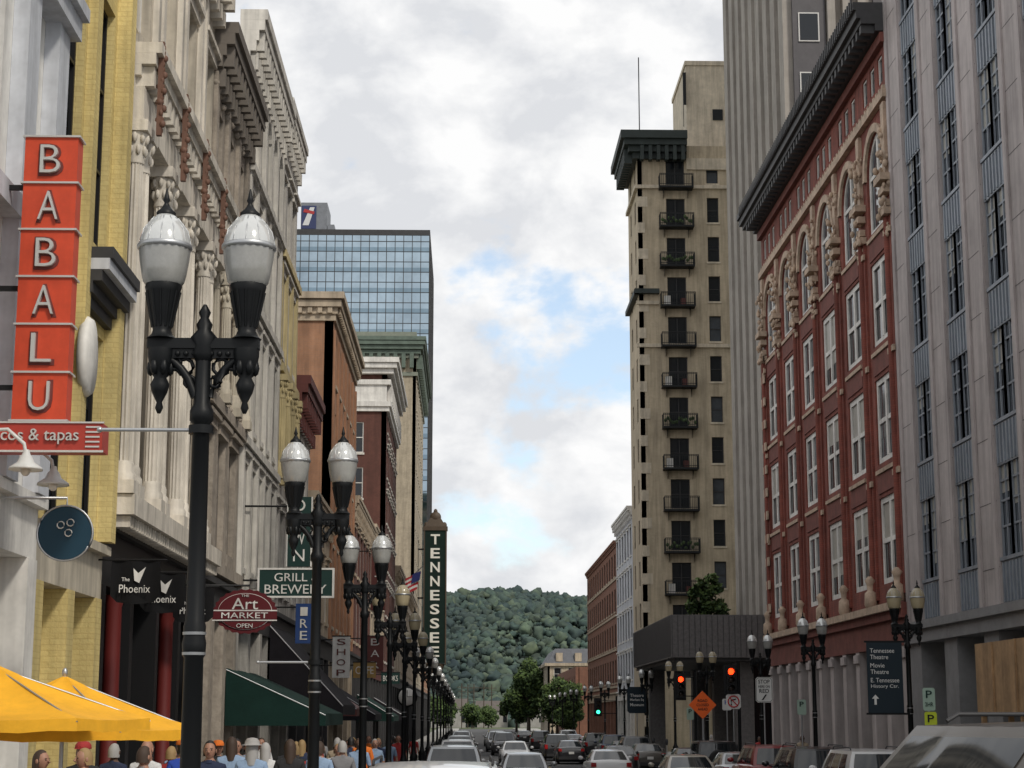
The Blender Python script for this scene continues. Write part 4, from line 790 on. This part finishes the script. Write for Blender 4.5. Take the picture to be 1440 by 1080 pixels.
# ---------------------------------------------------------------- vehicles
carglass=M('car_glass',(.012,.015,.018),.04,var=0,spec=.8); plast=M('car_black_plastic',(.02,.02,.022),.6,var=0); hl=M('headlight_glass',(.7,.7,.72),.08,spec=.9,var=0); tl=M('taillight_red',(.35,.01,.01),.15,var=0); plate=M('licence_plate',(.6,.6,.58),.5,var=0)
def paint(n,c,metal=.0,coat=.6): return M('car_paint_'+n,c,.3,metal=metal,var=0,coat=coat)
def car(kind,pm):
    b=MB()
    if kind=='sedan': L,W,H=4.7,.9,1.45; st=[(0,.60,.34,.60),(.08,.74,.24,.70),(.35,.84,.2,.76),(.9,.89,.18,.84),(1.35,.9,.18,.93),(2.4,.91,.18,.96),(3.5,.91,.18,.99),(4.15,.88,.18,1.02),(4.55,.80,.24,1.0),(4.68,.74,.32,.9),(4.7,.6,.4,.7)]; gh=dict(b0=1.25,b1=4.2,t0=2.05,t1=3.45,wb=.80,wt=.60)
    elif kind=='suv': L,W,H=4.75,.95,1.76; st=[(0,.66,.38,.80),(.08,.80,.3,.95),(.35,.9,.24,1.02),(.9,.94,.22,1.06),(1.2,.95,.22,1.1),(2.4,.96,.22,1.13),(3.6,.96,.22,1.15),(4.4,.94,.24,1.15),(4.66,.9,.32,1.12),(4.73,.84,.4,1.0),(4.75,.7,.45,.8)]; gh=dict(b0=1.15,b1=4.65,t0=1.85,t1=4.3,wb=.86,wt=.70)
    elif kind=='van': L,W,H=5.2,1.0,1.98; st=[(0,.7,.38,.85),(.08,.86,.3,1.0),(.35,.96,.26,1.08),(.9,.99,.24,1.14),(1.3,1.0,.24,1.18),(2.4,1.01,.24,1.21),(3.8,1.01,.24,1.22),(4.8,1.0,.26,1.22),(5.1,.96,.34,1.2),(5.18,.9,.42,1.05),(5.2,.75,.48,.85)]; gh=dict(b0=1.2,b1=5.1,t0=1.95,t1=4.85,wb=.94,wt=.86)
    else: L,W,H=4.2,.88,1.8; st=[(0,.7,.45,.95),(.05,.74,.42,1.05),(.6,.78,.4,1.08),(1.2,.85,.4,1.12),(1.4,.86,.4,1.12),(2.4,.86,.4,1.12),(3.6,.86,.4,1.12),(4.1,.86,.4,1.12),(4.18,.84,.42,1.1),(4.2,.8,.45,1.0)]; gh=dict(b0=1.5,b1=4.1,t0=1.7,t1=4.05,wb=.78,wt=.72)
    rings=[]
    for (t,w,zl,zb) in st:
        y=t-L/2; h=zb-zl
        half=[(w*.80,zl),(w*.95,zl+.04),(w*.99,zl+h*.25),(w,zl+h*.5),(w*.985,zl+h*.72),(w*.955,zb-.06),(w*.90,zb-.015),(w*.7,zb+.01),(w*.35,zb+.03)]
        rings.append([(x,y,z) for x,z in half]+[(0,y,zb+.035)]+[(-x,y,z) for x,z in half[::-1]])
    b.grid(rings,pm,True,flip=False); b.poly(rings[0],plast); b.poly(rings[-1][::-1],pm)
    g_=gh
    def zbelt(y):
        for (a,c) in zip(st,st[1:]):
            if a[0]<=y<=c[0]: return a[3]+(c[3]-a[3])*(y-a[0])/(c[0]-a[0])
        return st[-2][3]
    def S(side,u,v):
        yb=g_['b0']+(g_['b1']-g_['b0'])*u; yt=g_['t0']+(g_['t1']-g_['t0'])*u; y=yb+(yt-yb)*v; bulge=.05*math.sin(math.pi*v)*.5
        x=(g_['wb']+(g_['wt']-g_['wb'])*v+bulge)*(1-.06*(2*u-1)**4); z=zbelt(yb)-.02+(H-.07-zbelt(yb)+.02)*v; return Vector((side*x,y-L/2,z))
    for s in (-1,1):
        b.grid([[S(s,u/12,v/5) for u in range(13)] for v in range(6)],pm,True,close=False,flip=(s==1))
        cuts=[(.13,.40),(.43,.68),(.71,.9)] if kind!='sedan' else [(.16,.48),(.51,.84)]
        for (a,c) in cuts:
            b.grid([[S(s,a+(c-a)*k/4,.1+.78*v/3)+Vector((s*.006,0,0)) for k in range(5)] for v in range(4)],carglass,True,close=False,flip=(s==1))
    for (u,sg) in ((0,-1),(1,1)):
        rows=[]
        for v in range(6):
            A=S(-1,u,v/5);B=S(1,u,v/5); rows.append([A.lerp(B,k/6)+Vector((0,sg*.07*math.sin(math.pi*k/6),.0)) for k in range(7)])
        b.grid(rows,pm,True,close=False,flip=(u==1))
        rows=[]
        for v in range(5):
            vv=.1+.8*v/4; A=S(-1,u,vv);B=S(1,u,vv); rows.append([A.lerp(B,.06+.88*k/6)+Vector((0,sg*.078*math.sin(math.pi*(.06+.88*k/6))+sg*.006,.004)) for k in range(7)])
        b.grid(rows,carglass,True,close=False,flip=(u==1))
    rows=[]
    for i in range(9):
        u=i/8; A=S(-1,u,1);B=S(1,u,1); e_=math.sin(math.pi*u)**.5 if 0<u<1 else 0
        ye=(-.07 if i==0 else .07 if i==8 else 0)
        rows.append([A.lerp(B,k/8)+Vector((0,ye*math.sin(math.pi*k/8),.07*(math.sin(math.pi*k/8)**.5 if 0<k<8 else 0)*(e_*.6))) for k in range(9)])
    b.grid(rows,pm,True,close=False)
    if kind in('suv','van'):
        for s in (-1,1):
            x=s*(g_['wt']-.06); y0=g_['t0']+.25-L/2; y1=g_['t1']-.2-L/2; b.tube([(x,y0,H-.04),(x,y0+.1,H+.01),(x,y1-.1,H+.01),(x,y1,H-.04)],.016,plast,7)
    wr=.33 if kind=='sedan' else .37 if kind!='jeep' else .4
    for s in (-1,1):
        for y in (.85-L/2,L/2-.95):
            b.lathe([(wr*1.13,-.02),(wr*1.13,.0)],(s*(W-.01)+.01,y,wr),plast,22,axis='x')
            b.lathe([(wr*.62,-.11),(wr*.9,-.12),(wr,-.08),(wr,.08),(wr*.9,.12),(wr*.62,.11)],(s*(W-.09),y,wr),rubber,22,axis='x')
            b.lathe([(wr*.2,-.125),(wr*.62,-.12),(wr*.62,.12),(wr*.2,.125)],(s*(W-.09),y,wr),chrome,14,axis='x')
        ym=g_['b0']+.35-L/2; zm=zbelt(g_['b0']+.35)+.12; b.sph((s*(W+.09),ym,zm),.11,.07,.08,pm,8,6); b.tube([(s*(W-.12),ym,zm-.08),(s*(W+.05),ym,zm-.03)],.02,plast,5)
        zf=st[1][3]-.1; b.sph((s*(st[1][1]-.14),.10-L/2,zf-.02),.17,.10,.07,hl,10,6)
        zr=st[-3][3]-.12; xa,xb=s*(st[-3][1]-.22),s*(st[-3][1]-.02); b.box(xa,xb,L/2-.12,L/2+.0,zr-.22 if kind!='sedan' else zr-.1,zr+.06,tl)
        b.sph((s*.6,.02-L/2,.42),.07,.05,.05,hl,8,5)
        for yy in (.52,.70): b.box(s*(W-.005),s*(W+.02),yy*L-L/2,yy*L+.16-L/2,zbelt(yy*L)-.2,zbelt(yy*L)-.17,pm)
    b.box(-.42,.42,-.025-L/2,.03-L/2,zf-.12,zf+.02,plast); b.box(-.5,.5,-.02-L/2,.06-L/2,.36,.5,plast); b.box(-.5,.5,-.028-L/2,-.024-L/2,zf-.055,zf-.035,chrome)
    b.box(-.16,.16,-.05-L/2,-.03-L/2,.5,.64,plate); b.box(-.16,.16,L/2+.0,L/2+.02,.62,.76,plate); b.box(-.75,.75,L/2-.1,L/2+.02,.3,.48,plast)
    b.box(-W*.8,W*.8,.3-L/2,L/2-.3,.14,.3,plast)
    if kind=='jeep':
        b.lathe([(.2,0),(.36,.0),(.39,.06),(.39,.2),(.34,.24),(.1,.22)],(0,L/2,1.05),rubber,22,axis='y'); b.lathe([(.05,.23),(.2,.25),(.2,.2)],(0,L/2,1.05),chrome,12,axis='y')
    return b
pw=paint('white',(.62,.62,.62)); ps=paint('silver',(.36,.37,.38),.5); pk=paint('black',(.012,.012,.014)); pg=paint('grey',(.10,.10,.105),.4); pr=paint('red',(.22,.01,.012)); pbl=paint('blue',(.02,.035,.07),.3); pbr=paint('bronze_grey',(.075,.066,.058),.3,.35); pbe=paint('beige',(.36,.33,.28),.3)
cache={}
def put(kind,pm,x,y,rz=0,name='parked_car'):
    k=(kind,pm.name)
    if k not in cache: cache[k]=car(kind,pm).mesh(name)
    return link(name,cache[k],(x,y,gz(y)),rz)
for (k,p,y) in (('suv',pw,19.8),('sedan',ps,26.5),('sedan',pw,40),('suv',ps,54),('sedan',pw,67.5),('suv',pw,81),('sedan',ps,95),('suv',pg,109),('sedan',pw,125),('sedan',pk,141),('suv',ps,156)): put(k,p,-.35,y,0,'parked_suv' if k=='suv' else 'parked_car')
for (k,p,y) in (('suv',pw,43.5),('suv',pk,50.5),('suv',pr,57.3),('sedan',ps,64),('jeep',pk,70.5),('sedan',pk,77.5),('sedan',pbr,96),('suv',pg,103),('sedan',pk,110),('suv',pbl,118),('suv',pk,134),('sedan',pr,142),('sedan',pg,160),('suv',pw,170)): put(k,p,9.55,y,PI,{'suv':'parked_suv','sedan':'parked_car','jeep':'offroad_vehicle'}[k])
for (k,p,x,y,r) in (('sedan',pw,2.9,107,0),('suv',pg,2.95,140,0),('suv',ps,2.7,155,0),('sedan',pw,5.6,72,PI),('sedan',pk,6.4,112,PI),('sedan',pr,6.5,135,PI),('suv',pk,6.6,160,PI),('sedan',pbe,7.0,58,PI),('sedan',pk,7.2,86,PI),('sedan',ps,2.8,185,0),('sedan',ps,2.0,62,0),('suv',pk,6.1,122,PI),('sedan',pk,6.6,205,PI)): put(k,p,x,y,r,'suv' if k=='suv' else 'car')
o=put('van',pbr,4.5,13.6,math.radians(-72),'large_suv'); o.scale=(1.08,1.08,1.09)
# ---------------------------------------------------------------- people
skinm=M('skin',(.36,.19,.13),.55,var=0); skind=M('skin_dark',(.11,.06,.04),.55,var=0); lip=M('lips',(.25,.08,.07),.5,var=0); eyew=M('eye_dark',(.03,.02,.02),.2,var=0)
def cloth(n,c): return M('cloth_'+n,c,.85,var=.1,scale=6,bump=.3,bs=30)
def skin_body(sit,ph):
    V=[];E=[];Rd=[]
    def v(p,r): V.append(p); Rd.append(r if isinstance(r,tuple) else (r,r)); return len(V)-1
    def ch(i,l):
        for p,r in l: j=v(p,r); E.append((i,j)); i=j
        return i
    pel=v((0,0,.95),(.15,.115)); ws=ch(pel,[((0,0,1.1),(.135,.10)),((0,.01,1.26),(.16,.115)),((0,.01,1.4),(.165,.11))])
    ch(ws,[((0,.0,1.5),(.06,.06)),((0,-.01,1.58),(.055,.055))])
    sw=.12*ph
    for s in (-1,1):
        ch(ws,[((s*.17,.01,1.42),(.065,.065)),((s*.235,.02-s*sw*.3,1.16),(.046,.046)),((s*.25,-.06-s*sw,.93),(.031,.031)),((s*.25,-.09-s*sw,.87),(.036,.02))])
        ch(pel,[((s*.09,0,.85),(.095,.095)),((s*.1,-s*sw*.9-.02,.5),(.06,.06)),((s*.1,-s*sw*1.6+.03,.1),(.038,.038)),((s*.1,-s*sw*1.6,.045),(.042,.04)),((s*.1,-s*sw*1.6-.15,.035),(.04,.028))])
    me=bpy.data.meshes.new('sk'); me.from_pydata(V,E,[]); o=bpy.data.objects.new('sk',me); sc.collection.objects.link(o); m=o.modifiers.new('s','SKIN')
    for i,r in enumerate(Rd): me.skin_vertices[0].data[i].radius=r; me.skin_vertices[0].data[i].use_root=(i==0)
    o.modifiers.new('u','SUBSURF').levels=2; dg=bpy.context.evaluated_depsgraph_get(); r=bpy.data.meshes.new_from_object(o.evaluated_get(dg)); bpy.data.objects.remove(o)
    vs=[tuple(q.co) for q in r.vertices]; fs=[tuple(p.vertices) for p in r.polygons]; bpy.data.meshes.remove(r); return vs,fs
bodies={(s,p):skin_body(s,p) for s,p in ((0,1),(0,-1),(0,.2))}
def person(x,y,h,rz,shirt,pants,hair,key=(0,1),hat=None,skin=skinm,long=False,bald=False,name='pedestrian'):
    vs,fs=bodies[key]; b=MB(); b.v.extend(vs)
    for f in fs:
        c=[sum(vs[i][k] for i in f)/len(f) for k in range(3)]; arm=abs(c[0])>.19
        if arm and c[2]<1.2: m=skin
        elif c[2]>1.50: m=skin
        elif c[2]>.93: m=shirt
        elif c[2]<.09: m=black
        else: m=pants
        b.f.append(f); b.m.append(b.mi(m)); b.s.append(True)
    hc=(0,-.015,1.635); seg,nn=18,14; rings=[]
    for j in range(nn+1):
        t=-PI/2+PI*j/nn; r=max(.03,math.cos(t)); zz=math.sin(t); ring=[]
        for k in range(seg):
            a=2*PI*k/seg; X=r*math.cos(a)*.078; Yy=r*math.sin(a)*.098; f=1-.28*max(0,-zz)**1.3
            if Yy<0 and zz<0: Yy*=.92
            ring.append((hc[0]+X*f,hc[1]+Yy,hc[2]+zz*.122))
        rings.append(ring)
    b.grid(rings,skin,True)
    b.tube([(0,-.105,1.655),(0,-.135,1.615),(0,-.108,1.605)],[.010,.016,.012],skin,7)
    for s in (-1,1):
        b.sph((s*.032,-.1,1.645),.012,.008,.008,eyew,7,5); b.sph((s*.08,-.005,1.63),.012,.022,.033,skin,7,5)
        b.box(s*.032-.018,s*.032+.018,-.108,-.098,1.662,1.668,hair)
        hx=s*.25; hy=-.10-s*.12*key[1]
        for q in range(4): fl=(.075,.085,.08,.062)[q]; yy=hy-.03+q*.019; b.tube([(hx,yy,.86),(hx-s*.006,yy-.004,.86-fl*.55),(hx-s*.025,yy-.006,.86-fl)],[.010,.009,.006],skin,6)
        b.tube([(hx,hy-.03,.9),(hx-s*.02,hy-.06,.865),(hx-s*.025,hy-.065,.84)],[.012,.010,.007],skin,6)
    b.box(-.022,.022,-.107,-.098,1.582,1.588,lip)
    if not bald:
        rr_=[]
        for j in range(9):
            t=-.15+(PI/2+.15)*j/8; r=max(.03,math.cos(t)); ring=[]
            for k in range(18):
                a=2*PI*k/18; X=r*math.cos(a)*.088; Yy=r*math.sin(a)*.108; z=math.sin(t)*.135
                if math.sin(a)<-.2 and j<5: Yy*=.80; X*=.9
                if math.sin(a)>-.1 and j==0: z-=.05 if not long else .2
                ring.append((X,hc[1]+.008+Yy,hc[2]+z))
            rr_.append(ring)
        b.grid(rr_,hair,True)
    else: b.sph((0,.03,1.60),.083,.078,.055,hair,12,6)
    if hat:
        b.lathe([(.16 if long else .10,.0),(.105,.01),(.10,.05),(.07,.09),(.02,.1)],(0,-.01,1.685),hat,16,sy=1.1)
        if not long: b.box(-.07,.07,-.2,-.1,1.69,1.70,hat)
    b.lathe([(.075,-.02),(.062,.02)],(0,0,1.5),shirt,12)
    b.obj(name,(x,y,gz(y)+KB),rz,sc_=h/1.757)
hb=M('hair_brown',(.05,.03,.02),.7); hk=M('hair_black',(.012,.01,.01),.6); hg=M('hair_grey',(.35,.34,.33),.7); hbl=M('hair_blond',(.3,.2,.09),.7)
cw=cloth('white',(.6,.6,.6)); cblk=cloth('black',(.02,.02,.022)); cbl=cloth('light_blue',(.25,.35,.5)); cnv=cloth('navy',(.02,.03,.07)); cor=cloth('orange',(.65,.16,.02)); cgr=cloth('grey',(.2,.2,.21)); crd=cloth('red',(.35,.03,.03)); cdn=cloth('denim',(.05,.08,.14)); crb=cloth('royal_blue',(.02,.06,.35)); ctn=cloth('tan',(.3,.24,.17))
person(-4.25,24.3,1.84,PI*.9,cw,cdn,hg,(0,1),bald=True); person(-4.15,26.8,1.84,PI*1.1,crb,cblk,hk,(0,-1),hat=cor)
person(-3.05,26.0,1.84,PI,cbl,cgr,hg,(0,1),hat=hg,long=True); person(-4.35,32,1.80,0.3,cblk,cdn,hb,(0,1),hat=cor); person(-3.9,31,1.84,.1,cgr,cblk,hk,(0,-1))
person(-3.3,34,1.82,PI,cblk,ctn,hk,(0,1),skin=skind); person(-2.75,33,1.72,0,crd,cdn,hb,(0,.2),long=True); person(-2.45,30.5,1.80,PI,cbl,cgr,hb,(0,1)); person(-2.25,33.2,1.80,PI*1.05,cgr,cblk,hg,(0,-1))
person(-2.5,44,1.92,0,cor,cblk,hb,(0,1)); person(-2.9,46,1.85,PI,cnv,cdn,hk,(0,.2)); person(-4.6,41,1.84,0,cw,cdn,hb,(0,1)); person(-3.6,40,1.8,PI,cnv,cblk,hbl,(0,-1),long=True); person(-3.2,60,1.85,0,cor,cdn,hb,(0,1)); person(-4.4,55,1.85,PI,cw,cdn,hk,(0,1))
person(-5.0,21.5,1.72,1.2,cblk,cdn,hb,(0,.2),long=True); person(-4.5,21.6,1.74,-1.0,crd,cblk,hbl,(0,1)); person(-3.95,22.4,1.76,2.5,cgr,cblk,hb,(0,-1)); person(-5.4,20.2,1.72,2.0,cnv,cblk,hk,(0,.2)); person(-4.9,23.4,1.8,0,cblk,cdn,hb,(0,1),hat=crd)
rr=random.Random(21)
for (x,y) in ((-4.6,28.5),(-3.7,28.8),(-3.4,36.5),(-4.3,36),(-2.6,37),(-3.9,47),(-3.1,50),(-2.5,52),(-4.2,50),(-2.4,57),(-3.7,64),(-2.6,68),(-3.0,76),(12.8,52),(12.3,66),(13,80),(12.5,92),(-5.2,27),(-3.45,24.6),(-2.7,28),(-3.3,30),(-4.9,31),(-2.35,40),(-3.0,42.5),(-4.1,44),(-2.4,48),(-3.5,54),(-2.3,62),(-2.9,72),(-2.4,84)):
    person(x,y,rr.uniform(1.70,1.88),rr.choice((0,PI,.3,PI-.3)),rr.choice((cw,cblk,cnv,cgr,cbl,crd,ctn)),rr.choice((cdn,cblk,ctn,cgr)),rr.choice((hb,hk,hg,hbl)),rr.choice(((0,1),(0,-1),(0,.2))),long=rr.random()<.4,skin=skind if rr.random()<.2 else skinm)
# ---------------------------------------------------------------- world
W=bpy.data.worlds.new('World'); sc.world=W; W.use_nodes=True; nt=W.node_tree; N=nt.nodes; Lk=nt.links; N.clear()
W.cycles.sampling_method='MANUAL'; W.cycles.sample_map_resolution=256
sd=Vector((.42,-.62,.72)).normalized(); el=math.asin(sd.z); az=math.atan2(sd.x,sd.y)
sky=N.new('ShaderNodeTexSky'); sky.sky_type='NISHITA'; sky.sun_disc=False; sky.sun_elevation=el; sky.sun_rotation=az
bg1=N.new('ShaderNodeBackground'); bg1.inputs[1].default_value=.12
hm=N.new('ShaderNodeVectorMath'); hm.operation='ADD'; hm.inputs[1].default_value=(2.3,2.55,2.7); Lk.new(sky.outputs[0],hm.inputs[0]); Lk.new(hm.outputs[0],bg1.inputs[0])
tcn=N.new('ShaderNodeTexCoord'); mp=N.new('ShaderNodeMapping'); mp.inputs['Scale'].default_value=(1,1,1.5); Lk.new(tcn.outputs['Generated'],mp.inputs[0])
def nz(s,d,r,dist=0):
    n=N.new('ShaderNodeTexNoise'); n.inputs['Scale'].default_value=s; n.inputs['Detail'].default_value=d; n.inputs['Roughness'].default_value=r; n.inputs['Distortion'].default_value=dist; Lk.new(mp.outputs[0],n.inputs['Vector']); return n.outputs['Fac']
def mth(op,a,b_):
    m=N.new('ShaderNodeMath'); m.operation=op
    for i,q in enumerate((a,b_)):
        if isinstance(q,(int,float)): m.inputs[i].default_value=q
        else: Lk.new(q,m.inputs[i])
    return m.outputs[0]
cn=mth('MULTIPLY',nz(17,6,.55,.1),2.4); cov=mth('SUBTRACT',cn,.16)
for (sx,szv,r,amp) in ((.06,.225,.09,.66),(.015,.27,.055,.42),(.085,.195,.055,.5),(-.005,.12,.06,.5),(.05,.10,.05,.35)):
    d=Vector((sx,1,szv)).normalized(); vm=N.new('ShaderNodeVectorMath'); vm.operation='DISTANCE'; vm.inputs[1].default_value=d; Lk.new(tcn.outputs['Generated'],vm.inputs[0])
    m=N.new('ShaderNodeMapRange'); m.interpolation_type='SMOOTHSTEP'; Lk.new(vm.outputs['Value'],m.inputs[0]); m.inputs[1].default_value=0; m.inputs[2].default_value=r; m.inputs[3].default_value=amp; m.inputs[4].default_value=0
    cov=mth('SUBTRACT',cov,m.outputs[0])
mk=N.new('ShaderNodeMapRange'); mk.interpolation_type='SMOOTHSTEP'; Lk.new(cov,mk.inputs[0]); mk.inputs[1].default_value=.22; mk.inputs[2].default_value=.66
cr=N.new('ShaderNodeValToRGB'); Lk.new(nz(12,6,.55,.15),cr.inputs[0]); cr.color_ramp.elements[0].position=.40; cr.color_ramp.elements[0].color=(.74,.755,.785,1); cr.color_ramp.elements[1].position=.56; cr.color_ramp.elements[1].color=(.99,.99,.99,1)
bg2=N.new('ShaderNodeBackground'); Lk.new(cr.outputs[0],bg2.inputs[0]); bg2.inputs[1].default_value=1
ms=N.new('ShaderNodeMixShader'); Lk.new(mk.outputs[0],ms.inputs[0]); Lk.new(bg1.outputs[0],ms.inputs[1]); Lk.new(bg2.outputs[0],ms.inputs[2]); out=N.new('ShaderNodeOutputWorld'); Lk.new(ms.outputs[0],out.inputs[0])
ld=bpy.data.lights.new('sun','SUN'); ld.energy=2.0; ld.angle=math.radians(8); ld.color=(1,.93,.82); lo=bpy.data.objects.new('sun',ld); sc.collection.objects.link(lo); lo.rotation_euler=sd.to_track_quat('Z','Y').to_euler()
cd=bpy.data.cameras.new('camera'); cd.sensor_width=36; cd.lens=62.5; cd.clip_end=6000; cd.clip_start=.1; co=bpy.data.objects.new('camera',cd); sc.collection.objects.link(co); co.location=(0,0,1.95); co.rotation_euler=(math.radians(90+10.54),0,math.radians(-1.464)); sc.camera=co
sc.view_settings.view_transform='Standard'; sc.view_settings.look='None'; sc.view_settings.exposure=0
